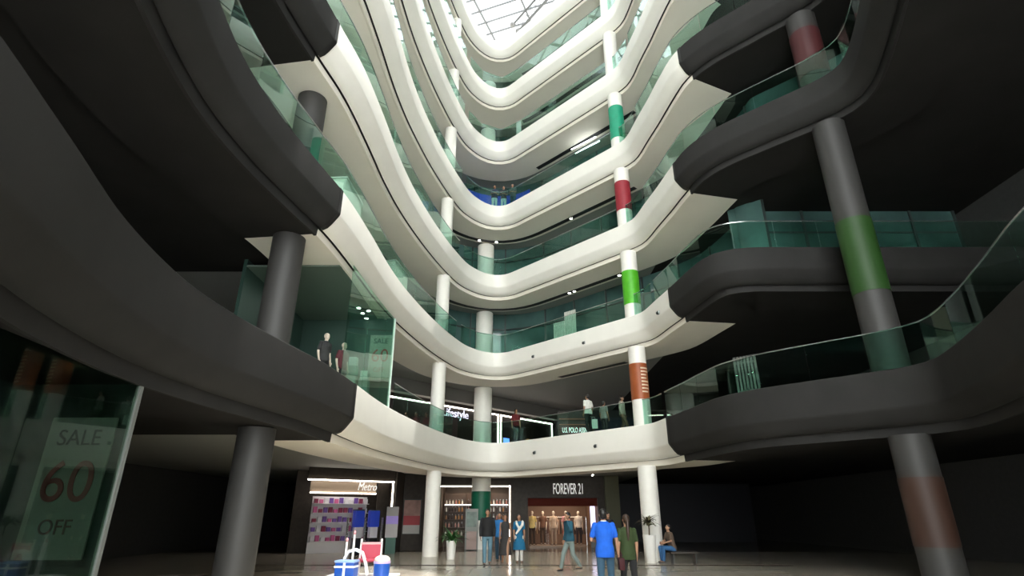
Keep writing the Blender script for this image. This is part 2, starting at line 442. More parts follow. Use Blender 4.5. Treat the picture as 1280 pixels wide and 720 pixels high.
column(RX, RY, ZT[5], ZS[6], .36, 'white round column near the right kink of the fifth balcony')
column(RX, RY, ZT[6], ZS[7], .36, 'white round column near the right kink of the sixth balcony')
# wings: column and wrap colours darkened to stand in for shade
dkcol = mat('shade_painted_column', (.035, .034, .032), .6)
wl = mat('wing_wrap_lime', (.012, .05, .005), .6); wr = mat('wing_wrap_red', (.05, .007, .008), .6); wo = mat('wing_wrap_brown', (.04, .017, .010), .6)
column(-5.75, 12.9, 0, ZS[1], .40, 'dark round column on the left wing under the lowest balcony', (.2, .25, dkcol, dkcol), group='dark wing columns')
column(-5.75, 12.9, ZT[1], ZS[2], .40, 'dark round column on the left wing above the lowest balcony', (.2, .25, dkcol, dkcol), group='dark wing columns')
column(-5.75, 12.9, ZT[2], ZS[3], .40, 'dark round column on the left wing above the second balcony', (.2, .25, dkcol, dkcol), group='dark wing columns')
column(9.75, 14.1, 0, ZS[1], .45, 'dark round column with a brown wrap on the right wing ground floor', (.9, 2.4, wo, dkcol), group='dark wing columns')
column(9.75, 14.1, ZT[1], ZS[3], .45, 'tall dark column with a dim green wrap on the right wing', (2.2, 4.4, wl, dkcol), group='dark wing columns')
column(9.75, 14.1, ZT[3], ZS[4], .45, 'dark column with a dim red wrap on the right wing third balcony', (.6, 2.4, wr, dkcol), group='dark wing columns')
# ------------------------------------------------------------------ people
def remesh(mb, vox, it=2):
    me = bpy.data.meshes.new('tmp'); bmesh.ops.triangulate(mb.bm, faces=mb.bm.faces[:]); mb.bm.to_mesh(me); mb.bm.free()
    o = bpy.data.objects.new('tmp', me); C.objects.link(o)
    r = o.modifiers.new('r', 'REMESH'); r.mode = 'VOXEL'; r.voxel_size = vox; r.use_smooth_shade = True
    s = o.modifiers.new('s', 'SMOOTH'); s.iterations = it; s.factor = .5
    dg = bpy.context.evaluated_depsgraph_get(); dg.update()
    out = bpy.data.meshes.new_from_object(o.evaluated_get(dg))
    bpy.data.objects.remove(o); bpy.data.meshes.remove(me)
    return out
def put(name, me, m, par, label=None):
    me.name = name; o = bpy.data.objects.new(name, me); C.objects.link(o); o.parent = par
    me.materials.clear(); me.materials.append(m)
    me.polygons.foreach_set('use_smooth', [True]*len(me.polygons))
    return tag(o, label)
skin1 = mat('brown_skin', (.36, .19, .115), .55); hairm = mat('black_hair', (.012, .010, .009), .45)
eyew = mat('eye', (.03, .02, .015), .2); lipm = mat('lips', (.30, .10, .08), .5)
def cloth(n, c): return mat('cloth_'+n, c, .85, noise=.10, nscale=9)

def person(label, loc, face, h=1.70, top=None, bottom=None, dress=None, sleeves='short', hair='short', pose=None, lean=0.0, nod=0.0,
           group=None, build=1.0, vox=.011, skin=None, hem=.86, shoes=(.03,.03,.03), collar=None, name='person', cat='person', scarf=None, seat=False, hemline=.35, flare=.24, hairmat=None, toplabel=None):
    k = h/1.70; skin = skin or skin1
    t = thing(name, label, cat, loc, face, group)
    J = dict(sl=(-.185,.0,1.40), sr=(.185,.0,1.40), el=(-.235,.03,1.13), er=(.235,.03,1.13), wl=(-.235,-.04,.88), wr=(.235,-.04,.88),
             hl=(-.09,0,.90), hr=(.09,0,.90), kl=(-.10,-.02,.49), kr=(.10,-.02,.49), al=(-.10,.03,.085), ar=(.10,.03,.085))
    dz = 0
    if seat:
        dz = -.42
        J.update(hl=(-.10,0,.90), hr=(.10,0,.90), kl=(-.12,-.44,.93), kr=(.13,-.43,.93), al=(-.12,-.40,.085-dz), ar=(.13,-.47,.085-dz))
    J.update(pose or {})
    def U(p):                                  # posture: forward lean grows from the hips
        x, y, z = p
        if z > .95: y -= lean*(z-.95)
        return Vector((x*build if abs(x) < .3 else x, y, z+dz))*k
    P = {a: (U(b) if a[0] in 'sew' else Vector((b[0], b[1], b[2]+dz))*k) for a, b in J.items()}
    def ring(z, rx, ry, infl=0):
        c = U((0, 0, z)); return (c.z, (rx*build+infl)*k, (ry*build+infl)*k, 0, c.y)
    TOR = [(.82,.13,.09), (.90,.165,.115), (.97,.165,.118), (1.07,.142,.102), (1.18,.155,.108), (1.30,.175,.118), (1.38,.17,.105), (1.435,.12,.085), (1.47,.065,.065)]
    hc = U((0, -.015, 1.50)); rot = Matrix.Rotation(-nod, 3, 'X')
    def HD(p): return hc+rot @ (Vector(p)*k)
    # body: torso, neck, head, limbs and hands fused into one surface
    m = MB(); m.loft([ring(*r) for r in TOR])
    m.limb([U((0,0,1.40)), hc], [.058*k, .052*k])
    m.limb([hc, HD((0,0,.06))], [.052*k, .05*k])
    m.ell(HD((0,.005,.135)), (.073*k,.092*k,.085*k), 3, rot); m.ell(HD((0,-.028,.075)), (.056*k,.066*k,.072*k), 3, rot)
    m.ell(HD((0,-.068,.03)), (.026*k,.022*k,.018*k), 2, rot)
    m.limb([HD((0,-.088,.125)), HD((0,-.108,.085))], [.010*k,.016*k], 8)
    for s in (-1, 1): m.ell(HD((s*.074,.012,.105)), (.012*k,.022*k,.033*k), 2, rot)
    for s in 'lr':
        sg = -1 if s == 'l' else 1
        m.limb([P['s'+s], P['e'+s], P['w'+s]], [.05*k*build,.038*k,.027*k])
        m.limb([P['h'+s], P['k'+s], P['a'+s]], [.085*k,.056*k,.038*k])
        m.limb([P['a'+s]+Vector((0,.02,-.03))*k, P['a'+s]+Vector((0,-.13,-.05))*k], [.036*k,.026*k])
        d = (P['w'+s]-P['e'+s]).normalized(); n = Vector((-sg,0,0)); n = (n-d*n.dot(d)).normalized(); sp = d.cross(n)
        if sp.y > 0: sp = -sp                    # thumb side points forward
        c0 = P['w'+s]+d*.05*k
        mtx = Matrix((n, sp, d)).transposed(); m.ell(c0, (.017*k,.040*k,.055*k), 2, mtx)
        for i in range(4):
            b0 = P['w'+s]+d*.085*k+sp*(.027-.018*i)*k; L = (.075,.085,.08,.062)[i]*k
            b1 = b0+d*L*.5+n*.008*k; b2 = b1+d*L*.42+n*L*.30
            m.limb([b0, b1, b2], [.0105*k,.0095*k,.008*k], 6)
        q = P['w'+s]+d*.03*k+sp*.03*k
        m.limb([q, q+d*.035*k+sp*.025*k, q+d*.07*k+sp*.03*k+n*.012*k], [.013*k,.011*k,.009*k], 6)
    put('body', remesh(m, vox), skin, t)
    if name == 'person':
        for s in (-1, 1):
            m = MB(); m.ell(HD((s*.030,-.0835,.118)), (.012*k,.010*k,.007*k), 2, rot); m.build('eye', eyew, t, smooth=True)
        m = MB(); m.ell(HD((0,-.090,.052)), (.022*k,.008*k,.006*k), 2, rot); m.build('mouth', lipm, t, smooth=True)
    # clothes
    if top is not None:
        m = MB(); m.loft([ring(z, rx, ry, .026 if z < 1.1 else .018) for z, rx, ry in [(hem,.164,.118),(hem+.06,.170,.122)]+[r for r in TOR[2:] if r[0] > hem+.08]])
        for s in 'lr':
            e = P['s'+s].lerp(P['e'+s], .72)
            pts, rr = ([P['s'+s], e], [.060,.057]) if sleeves == 'short' else ([P['s'+s], P['e'+s], P['e'+s].lerp(P['w'+s], .95)], [.064,.052,.042])
            if sleeves != 'none': m.limb(pts, [x*k*(build if i == 0 else 1) for i, x in enumerate(rr)])
        put('shirt', remesh(m, .013), top, t, toplabel)
    if collar is not None:
        m = MB(); c = U((0,-.004,1.465)); m.loft([(c.z-.03*k,.074*k,.074*k,0,c.y), (c.z+.022*k,.064*k,.066*k,0,c.y-.004)]); m.build('collar', collar, t, smooth=True)
    if bottom is not None:
        m = MB(); m.loft([ring(z, rx, ry, .012) for z, rx, ry in [(.80,.158,.110),(.90,.166,.115),(.96,.160,.112)]])
        for s in 'lr': m.limb([P['h'+s], P['k'+s], P['a'+s]+Vector((0,0,.02))], [.097*k,.072*k,.060*k])
        put('trousers', remesh(m, .013), bottom, t)
    if dress is not None:
        m = MB(); m.loft([ring(z, rx, ry, .018) for z, rx, ry in [(hemline,flare,flare*.8),(hemline+.25,flare*.88,flare*.68),(.85,.178,.128)]+TOR[2:]])
        for s in 'lr':
            if sleeves != 'none': m.limb([P['s'+s], P['s'+s].lerp(P['e'+s], .7)], [.064*k,.058*k])
        put('dress', remesh(m, .013), dress, t)
    if scarf is not None:
        m = MB()
        m.limb([U((.15,-.02,1.45)), U((.13,-.115,1.33)), U((-.02,-.135,1.18)), U((-.15,-.12,1.03))], [.05*k,.055*k,.05*k,.035*k])
        m.limb([U((.15,-.02,1.45)), U((.13,.1,1.35)), U((.05,.13,1.2))], [.05*k,.05*k,.045*k])
        m.limb([U((-.12,.0,1.45)), U((-.12,-.09,1.36)), U((-.02,-.135,1.2))], [.045*k,.045*k,.04*k])
        put('scarf', remesh(m, .013), scarf, t)
    for s in 'lr':
        a = P['a'+s]; m = MB()
        m.limb([a+Vector((0,.035,-.045))*k, a+Vector((0,-.05,-.05))*k, a+Vector((0,-.14,-.058))*k], [.040*k,.036*k,.030*k])
        put('shoe', remesh(m, .011), mat('shoe_%d%d%d' % tuple(int(c*99) for c in shoes), shoes, .5), t)
    # hair
    if hair:
        m = MB(); m.ell(HD((0,.018,.150)), (.082*k,.094*k,.088*k), 3, rot); m.ell(HD((0,.035,.10)), (.076*k,.072*k,.075*k), 3, rot)
        if hair == 'long': m.limb([HD((0,.06,.12)), HD((0,.10,.0)), U((0,.115,1.33))], [.075*k,.07*k,.05*k])
        if hair == 'tail':
            m.limb([HD((0,.09,.13)), HD((0,.125,.06)), U((.01,.125,1.36)), U((.015,.135,1.20))], [.035*k,.045*k,.042*k,.018*k])
        if hair == 'bun': m.ell(HD((0,.115,.14)), (.045*k,.04*k,.045*k), 2)
        put('hair', remesh(m, .012, 1), hairmat or hairm, t)
    return t
denim = cloth('denim', (.11, .21, .27)); ddenim = cloth('dark_denim', (.03, .075, .12)); blk = cloth('black', (.010, .010, .011)); charcoal = cloth('charcoal', (.028, .026, .026))
W = dict(kl=(-.10,-.14,.50), al=(-.10,-.16,.085), kr=(.10,.0,.49), ar=(.10,.20,.10))
W2 = dict(kl=(-.10,.02,.49), al=(-.10,.20,.10), kr=(.10,-.14,.50), ar=(.10,-.16,.085))
person('man walking in a black long sleeved shirt and light blue jeans', (-.86,21.35,0), R(6), 1.76, blk, denim, sleeves='long', pose=W)
person('person mostly hidden behind the man in black, in a bright blue top', (-.46,22.5,0), R(-5), 1.66, cloth('azure', (.02,.16,.42)), ddenim, pose=W2, build=.95)
person('woman walking in a long sleeveless black dress', (-.24,21.45,0), R(-3), 1.60, dress=charcoal, sleeves='none', hair='long', build=.86, pose=dict(W2, el=(-.22,.02,1.12)), hemline=.32, flare=.27, shoes=(.12,.07,.05))
person('woman in a bright blue kurta with a white scarf across her chest', (.26,22.35,0), R(8), 1.60, dress=cloth('blue_kurta', (.008,.125,.25)), bottom=cloth('white_leggings', (.62,.60,.56)), hair='long', build=.86, scarf=cloth('white_scarf', (.72,.69,.62)), hemline=.45, flare=.27, shoes=(.2,.12,.08), pose=dict(kl=(-.08,-.03,.49), al=(-.08,.02,.085), kr=(.08,-.05,.5), ar=(.08,-.06,.085)))
person('man on the phone in a teal shirt and pale trousers, side on', (1.80,19.1,0), R(-62), 1.64, cloth('teal', (.012,.075,.115)), cloth('pale_trousers', (.19,.24,.23)), sleeves='long', lean=.08,
       pose=dict(kl=(-.09,-.20,.50), al=(-.09,-.30,.085), kr=(.09,.04,.49), ar=(.09,.30,.12), er=(.27,-.10,1.18), wr=(.13,-.13,1.46), el=(-.24,.02,1.12), wl=(-.22,-.08,.90)))
poloman = person('man in a bright blue polo shirt seen from behind, head bowed', (1.86,12.35,0), PI+R(-8), 1.68, cloth('royal_blue', (.004,.095,.52)), ddenim, nod=.38, lean=.06, build=.98, collar=cloth('white_collar', (.7,.7,.72)), vox=.009, hem=.80,
       pose=dict(er=(.27,-.02,1.12), wr=(.14,-.24,1.08), el=(-.25,.02,1.12), wl=(-.27,-.05,.86), kl=(-.1,-.12,.5), al=(-.1,-.1,.085), kr=(.1,.02,.49), ar=(.1,.16,.1)))
person('woman in an olive green top with a long ponytail, seen from behind', (2.36,12.55,0), PI+R(6), 1.56, cloth('olive', (.022,.040,.008)), blk, hair='tail', build=.90, vox=.009, hem=.80,
       pose=dict(el=(-.22,.03,1.12), wl=(-.225,-.03,.88), kl=(-.1,.02,.49), al=(-.1,.15,.1), kr=(.1,-.12,.5), ar=(.1,-.1,.085)), hairmat=mat('brown_hair', (.035,.018,.010), .5))
bag = thing('handbag', 'dark maroon handbag carried between the blue shirt and the olive top', 'bag', (2.16,12.30,.57))
m = MB(); m.box(-.055,.055,-.12,.12,0,.22); m.build('bag_body', mat('maroon_leather', (.04,.008,.010), .6, spec=.2), bag, bevel=.02, smooth=True)
m = MB(); m.tube([(0,-.08,.20),(0,-.06,.29),(0,0,.325),(0,.06,.29),(0,.08,.20)], .008, 6); m.build('handle', mat('maroon_leather', (.05,.012,.014)), bag, smooth=True)
person('dark figure standing in the shadowy recess beyond the olive top', (3.9,24.6,0), R(20), 1.66, cloth('navy_dark', (.008,.010,.02)), blk, sleeves='long')
# on the balconies
person('man in a white shirt and black trousers at the lowest balcony railing', (3.42,25.35,ZT[1]), PI+R(35), 1.74, cloth('white_shirt', (.74,.74,.68)), blk)
person('person in a grey top behind the man in the white shirt', (4.28,26.3,ZT[1]), PI-R(50), 1.62, cloth('grey_top', (.24,.24,.22)), charcoal)
person('person in a pale striped top beside the orange wrapped column', (4.98,25.5,ZT[1]), R(60), 1.70, cloth('pale_top', (.42,.38,.31)), cloth('khaki', (.16,.11,.07)), sleeves='long', pose=dict(W, kl=(-.12,-.2,.5), al=(-.12,-.28,.085)))
person('woman in a dark red top on the lowest balcony near the far corner', (.20,29.0,ZT[1]), R(15), 1.72, cloth('dark_red', (.12,.012,.014)), blk, hair='long', build=.9)
for i, (x, y, rz, c, lab) in enumerate([(-1.06,29.12,.15,(.03,.04,.08),'left one of three people leaning at the blue hoarding'), (-.50,29.2,-.1,(.05,.05,.06),'middle one of three people leaning at the blue hoarding'), (.06,28.95,-.4,(.10,.11,.12),'right one of three people leaning at the blue hoarding')]):
    person(lab, (x, y, ZT[4]), rz, 1.68, cloth('gallery_%d' % i, c), cloth('pale_jeans', (.50,.62,.66)) if i < 2 else ddenim, group='three people on the fourth balcony', lean=.12,
           pose=dict(el=(-.21,-.06,1.13), wl=(-.10,-.24,1.08), er=(.21,-.06,1.13), wr=(.10,-.24,1.08)))
bagw = thing('shopping_bag', 'white paper shopping bag beside the man in the white shirt', 'bag', (3.66,25.50,ZT[1]+.27))
m = MB(); m.box(-.17,.17,-.05,.05,0,.40); m.build('bag_body', mat('white_paper', (.72,.72,.68), .7), bagw)
m = MB(); m.tube([(-.08,0,.39),(-.06,0,.50),(.06,0,.50),(.08,0,.39)], .006, 5); m.build('handle', mat('white_paper', (.72,.72,.68)), bagw)
# seated
bench = thing('bench', 'dark low bench beside the column and the palm planter', 'bench', (5.95,22.35,0))
m = MB(); m.box(-.25,.75,-.22,.22,.30,.365); m.build('seat', mat('dark_wood', (.03,.022,.016), .5), bench, bevel=.01)
for x in (-.18,.62):
    m = MB(); m.box(x,x+.06,-.18,.18,0,.30); m.build('leg', darksteel, bench)
person('person in blue jeans sitting on the dark bench by the palm planter', (5.82,22.35,.0), R(-75), 1.66, cloth('brown_shirt', (.10,.065,.045)), cloth('mid_blue_jeans', (.03,.11,.26)), seat=True, lean=.2, nod=.25,
       pose=dict(el=(-.24,-.12,1.16), wl=(-.12,-.34,1.10), er=(.24,-.12,1.16), wr=(.12,-.32,1.10)))

# ------------------------------------------------------------------ shop walls on the ground floor
def wall(name, boxes, m=brown):
    b = MB()
    for x in boxes: b.box(*x)
    return b.build(name, m, kind='structure')
ZC = ZS[1]+.17
wall('wall_shops', [(-8,-4.05,30.2,30.35,0,ZC), (-4.05,-3.9,30.2,32.35,0,ZC), (-3.9,-.05,32.2,32.35,3.12,ZC), (-.05,.85,32.2,32.4,0,ZC), (.85,4.62,32.2,32.4,2.46,ZC), (4.62,5.0,32.2,32.4,0,ZC), (5.0,5.1,32.4,40,0,ZC), (-5.62,-5.5,28.25,30.2,0,ZC)])
wall('wall_pier', [(5.0,5.75,31.9,32.5,0,ZC)], mat('olive_pier', (.075,.075,.03), .5))
wall('wall_corridor', [(5.1,16,40,40.2,0,ZC)], mat('corridor_wall', (.012,.013,.018), .5))
def room(name, x0, x1, y0, y1, z1, m, lightpow, col):
    wall(name, [(x0,x1,y1,y1+.1,0,z1), (x0-.1,x0,y0,y1,0,z1), (x1,x1+.1,y0,y1,0,z1), (x0,x1,y0,y1,z1,z1+.1)], m)
    area(name+'_ceiling_lamp', ((x0+x1)/2, y0+(y1-y0)*.42, z1-.05), (0,0,0), (x1-x0)*.7, (y1-y0)*.7, lightpow, col)
room('wall_cosmetics', -3.85, -.1, 32.4, 34.6, 3.2, mat('shop_brown', (.10,.07,.05), .6), 45, (1,.84,.66))
room('wall_fashion', .9, 4.6, 32.45, 37.5, 3.0, mat('shop_rust', (.13,.075,.05), .6), 230, (1,.80,.60))
def ledframe(label, pts, loc, rz=0, w=.055):
    t = thing('light_outline', label, 'light', loc, rz, 'white light frames round the shop windows')
    for a, b in zip(pts, pts[1:]):
        m = MB(); x0, x1 = min(a[0], b[0]), max(a[0], b[0]); z0, z1 = min(a[1], b[1]), max(a[1], b[1])
        m.box(x0-w/2, x1+w/2, -.03, .0, z0-w/2, z1+w/2); m.build('light_strip', led, t)
    return t
ledframe('white light frame round the ground floor bottle shop', [(-3.85,3.05), (-.12,3.05), (-.12,0.05)], (0,32.2,0))
# bottle shelves
sh = thing('display_shelves', 'brown wall shelves of lit bottles in the ground floor shop', 'shelves', (-1.98,33.6,0))
sbm = mat('shelf_brown', (.10,.06,.04), .5)
m = MB(); m.box(-1.8,1.8,.18,.22,0,2.75); m.build('back_panel', sbm, sh)
for x in (-1.8,-.6,.6,1.76):
    m = MB(); m.box(x,x+.04,-.18,.18,0,2.75); m.build('side_panel', sbm, sh)
SZs = [.55, .98, 1.38, 1.78, 2.15]
for z in SZs:
    m = MB(); m.box(-1.76,1.76,-.18,.18,z-.03,z); m.build('shelf', sbm, sh)
for z in (2.15,):
    m = MB(); m.box(-1.76,1.76,-.20,-.18,z-.04,z+.01); m.build('light_strip', mat('shelf_strip', (1,1,1), .5, emit=(1,.92,.8), estr=4), sh)
bcol = [mat('amber_glass', (.45,.20,.07), .2), mat('pale_bottle', (.75,.70,.62), .3), mat('dark_bottle', (.06,.035,.03), .2), mat('rose_bottle', (.55,.22,.18), .3)]
protos = []
for j, c in enumerate(bcol):
    b = thing('bottle', 'x', 'bottle', (0,0,-50)); m = MB()
    m.lathe([(.03,0),(.045,.01),(.047,.14),(.03,.18),(.018,.20),(.018,.235)], 12); m.build('glass_body', c, b, smooth=True)
    m = MB(); m.lathe([(.021,.23),(.021,.265)], 10); m.build('cap', steel, b); protos.append(b)
names = ['amber', 'pale', 'dark', 'rose']; first = [True]*4; rr = random.Random(3)
for zi, z in enumerate(SZs):
    for i in range(20):
        x = -1.68+i*.176; j = rr.choice([0,1,2,3])
        if abs(x+.58) < .08 or abs(x-.62) < .08: continue
        lab = f'small {names[j]} bottle on the lit shelves of the ground floor shop'
        q = (-1.98+x, 33.55+rr.uniform(-.03,.03), z+.001)
        if first[j]: first[j] = False; protos[j].location = q; protos[j]['label'] = lab; protos[j]['group'] = f'{names[j]} bottles on the lit shelves'
        else: dup(protos[j], q, label=lab, group=f'{names[j]} bottles on the lit shelves')
# fashion shop
sgn = mat('sign_white', (.8,.8,.8), .5, emit=(1,.97,.92), estr=.55)
text('shop_sign', 'FOREVER 21', sgn, .78, (3.05,32.16,2.90), (PI/2,0,0), label='white capital lettered sign above the clothes shop entrance', cat='sign', sx=.40, ext=.03)
lp = thing('lit_sign', 'tall lilac white lit panel at the right of the clothes shop', 'light', (4.4,32.9,0))
m = MB(); m.box(-.16,.16,0,.06,0,2.44); m.build('casing', darksteel, lp)
m = MB(); m.box(-.13,.13,-.012,.0,.9,2.42); m.build('screen', mat('lilac_light', (.8,.75,1), .5, emit=(.82,.74,1), estr=1.6), lp)
mannm = mat('mannequin_ivory', (.62,.52,.42), .5)
man_defs = [('yellow top and dark trousers', 1.10, 33.2, (.75,.55,.20), (.05,.03,.02)), ('beige coat', 2.30, 33.6, (.66,.50,.36), (.40,.30,.22)), ('pink dress', 2.95, 33.2, (.80,.36,.34), (.62,.30,.28)),
            ('brown jacket', 1.75, 34.4, (.14,.07,.045), (.06,.04,.03)), ('white blouse', 3.75, 34.2, (.55,.48,.42), (.03,.025,.03))]
for lab, x, y, c1, c2 in man_defs:
    person(f'shop mannequin in a {lab}', (x, y, .08), R(random.uniform(-20,20)), 1.72, cloth('m1_'+lab[:4], c1), cloth('m2_'+lab[:4], c2), hair=None, build=.88, skin=mannm, name='mannequin', cat='mannequin', vox=.014, group='mannequins in the clothes shop')
pl = MB(); pl.box(.95,3.2,32.9,34.0,0,.08); pl.build('display_plinth', mat('plinth_wood', (.15,.09,.05), .4), label='low wooden plinth under the front mannequins', cat='plinth')
m = MB(); m.box(.86,4.6,32.36,32.42,2.05,2.46); m.build('shop_pelmet', mat('pelmet_red', (.09,.018,.012), .8, spec=.1), label='dark red pelmet across the top of the clothes shop entrance', cat='pelmet')
pl = MB(); pl.box(1.4,2.1,34.05,34.8,0,.08); pl.box(3.4,4.1,33.9,34.6,0,.08); pl.bm.free()
for x, y, l in ((1.75,34.4,'brown jacket'), (3.75,34.2,'white blouse')):
    m = MB(); m.box(x-.35,x+.35,y-.35,y+.35,0,.08); m.build('display_plinth', mat('plinth_wood', (.15,.09,.05)), label=f'small plinth under the mannequin in a {l}', cat='plinth')
def rack(x, y, n, lab, cols):
    t = thing('clothes_rack', f'{lab} clothes rack in the clothes shop', 'clothes rack', (x, y, 0))
    for s in (-.6,.6):
        m = MB(); m.tube([(s,-.2,.02),(s,0,.02),(s,0,1.5)], .015, 6); m.tube([(s,0,.02),(s,.2,.02)], .015, 6); m.build('leg', steel, t)
    m = MB(); m.tube([(-.6,0,1.5),(.6,0,1.5)], .015, 6); m.build('hanging_rail', steel, t)
    for i in range(n):
        c = cols[i % len(cols)]; gx = x-.5+i*(1.0/(n-1))
        g = MB(); rings = [(0,.045,.20,0,0), (.35,.04,.19,0,0), (.62,.035,.21,0,0), (.72,.03,.16,0,0), (.78,.012,.03,0,0)]
        g.loft(rings, 14); g.seg((0,0,.77),(0,0,.90),.004,.004,5)
        g.build('hanging_garment', cloth('g%d%d%d' % tuple(int(v*99) for v in c), c), loc=(gx, y, .592), smooth=True, label=f'garment hanging on the {lab} clothes rack', cat='garment', group=f'garments on the {lab} clothes rack')
rack(2.6, 35.6, 9, 'back', [(.10,.05,.04), (.30,.20,.14), (.04,.03,.03), (.35,.12,.10)])
rack(3.7, 35.2, 8, 'right hand', [(.02,.02,.025), (.05,.04,.04), (.015,.015,.02)])
rack(1.55, 36.3, 8, 'left hand', [(.25,.17,.10), (.08,.05,.04), (.4,.3,.2)])

# left cosmetics shop, turned towards the atrium
A = R(33.7); LO = Vector((-6.8,27.4,0))
def lw(x, y, z=0): return (LO.x+x*math.cos(A)-y*math.sin(A), LO.y+x*math.sin(A)+y*math.cos(A), z)
def lwall(name, boxes, m):
    b = MB()
    for x in boxes: b.box(*x)
    return b.build(name, m, kind='structure', loc=tuple(LO), rotz=A)
lwall('wall_beauty', [(-2.6,1.45,.0,.08,3.12,ZC), (1.30,1.45,-.0,.08,0,3.12), (-2.6,1.5,2.0,2.1,0,ZC), (.75,1.3,.25,.33,0,3.1)], brown)
area('beauty_ceiling_lamp', lw(-.7,1.0,3.05), (0,0,A), 2.2, 1.0, 30, (1,.93,.88))
ledframe('white light frame round the left beauty shop', [(-2.6,3.05), (1.37,3.05), (1.37,1.95)], tuple(LO+Vector((math.sin(A)*.03,-math.cos(A)*.03,0))), A)
bs = thing('tube_lamp', 'white light bar under the beauty shop sign', 'light', lw(-.9,.2,2.52), A)
m = MB(); m.box(-1.5,1.55,-.03,.03,-.02,.02); m.build('tube', led, bs)
m = MB(); m.box(-1.5,1.55,.03,.06,-.04,.5); m.build('backing', mat('beige_board', (.35,.27,.2), .6), bs)
text('shop_sign', 'Metro', sgn, .48, lw(.15,.10,2.80), (PI/2,0,A), label='white slanted lettered sign of the left beauty shop', cat='sign', shear=.25, sx=.75, ext=.02)
cs = thing('product_shelves', 'white shelves of pink and purple boxes in the left shop', 'shelves', lw(-.6,1.3,0), A)
wsm = mat('white_shelf', (.7,.68,.68), .5)
m = MB(); m.box(-1.3,1.3,.16,.2,0,2.4); m.build('back_panel', wsm, cs)
for z in (.5,.9,1.3,1.7,2.1):
    m = MB(); m.box(-1.3,1.3,-.16,.16,z-.03,z); m.build('shelf', wsm, cs)
pc = [mat('box_purple', (.16,.08,.32), .4), mat('box_pink', (.55,.12,.28), .4), mat('box_white', (.7,.68,.7), .4), mat('box_maroon', (.22,.03,.07), .4)]; pn = ['purple', 'pink', 'white', 'maroon']
for z in (.5,.9,1.3,1.7,2.1):
    for i in range(11):
        j = rr.randrange(4); hh = rr.uniform(.14,.26); m = MB(); m.box(-.085,.085,-.06,.06,0,hh)
        q = lw(-.6-1.18+i*.235, 1.3, z+.001)
        m.build('product_box', pc[j], loc=q, rotz=A, label=f'{pn[j]} carton on the white shelves of the left shop', cat='box', group=f'{pn[j]} cartons on the white shelves')
for x, lab in ((-.28,'left'), (.42,'right')):
    t = thing('display_stand', f'{lab} one of two blue topped display stands in the left shop', 'display stand', lw(x,-.35,0), A, 'blue topped display stands')
    m = MB(); m.box(-.19,.19,-.16,.16,0,.66); m.build('base', mat('black_gloss', (.012,.013,.02), .25), t, bevel=.01)
    m = MB(); m.box(-.17,.17,-.15,.15,.66,1.10); m.build('white_section', mat('stand_white', (.62,.60,.66), .5), t)
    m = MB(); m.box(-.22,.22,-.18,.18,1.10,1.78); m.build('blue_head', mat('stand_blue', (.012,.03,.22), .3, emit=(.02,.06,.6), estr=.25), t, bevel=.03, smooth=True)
    m = MB(); m.box(-.20,.20,-.17,.17,1.78,1.83); m.build('cap', darksteel, t)
for x in (-.72,.07,.86):
    m = MB(); m.box(-.04,.04,-.04,.04,0,1.5); m.build('barrier_post', steel, loc=lw(x,-.30), rotz=A, label={-.72:'leftmost', .07:'middle', .86:'rightmost'}[x]+' steel post beside the blue topped display stands', cat='post')
st = thing('standee', 'tall standing board with a lilac band and green foot', 'display stand', (-5.45,27.55,0), R(8))
for nm, z0, z1, c in (('foot', 0, .66, (.015,.09,.06)), ('lower_panel', .66, 1.22, (.42,.40,.40)), ('lilac_band', 1.22, 1.56, (.36,.26,.72)), ('upper_panel', 1.56, 1.95, (.28,.27,.26))):
    m = MB(); m.box(-.27+.05*(z0 == 0), .27-.05*(z0 == 0), -.06, .06, z0, z1); m.build(nm, mat('standee_'+nm, c, .5), st)
po = thing('poster', 'framed pink poster with a red band on the dark recess wall', 'poster', (-5.0,30.18,.72))
m = MB(); m.box(-.44,.44,-.03,.015,0,1.62); m.build('frame', darksteel, po)
for nm, z0, z1, c in (('white_foot', .03, .42, (.45,.43,.40)), ('red_band', .42, .85, (.36,.03,.04)), ('picture', .85, 1.58, (.30,.16,.13))):
    m = MB(); m.box(-.41,.41,-.036,-.031,z0,z1); m.build(nm, mat('poster_'+nm, c, .5, noise=.3 if nm == 'picture' else 0, nscale=3), po)
tt = thing('totem', 'grey free standing totem with a picture beside the green banded column', 'totem', (-2.02,30.35,0))
m = MB(); m.box(-.32,.32,-.05,.05,0,1.9); m.build('panel', mat('totem_grey', (.20,.21,.19), .5), tt, bevel=.01)
m = MB(); m.box(-.25,.25,-.062,-.051,1.05,1.75); m.build('picture', mat('totem_picture', (.12,.17,.14), .4, noise=.4, nscale=4), tt)
m = MB(); m.box(-.22,.26,-.22,-.051,.04,.85); m.build('leaflet_box', mat('totem_pink', (.34,.24,.21), .5), tt)

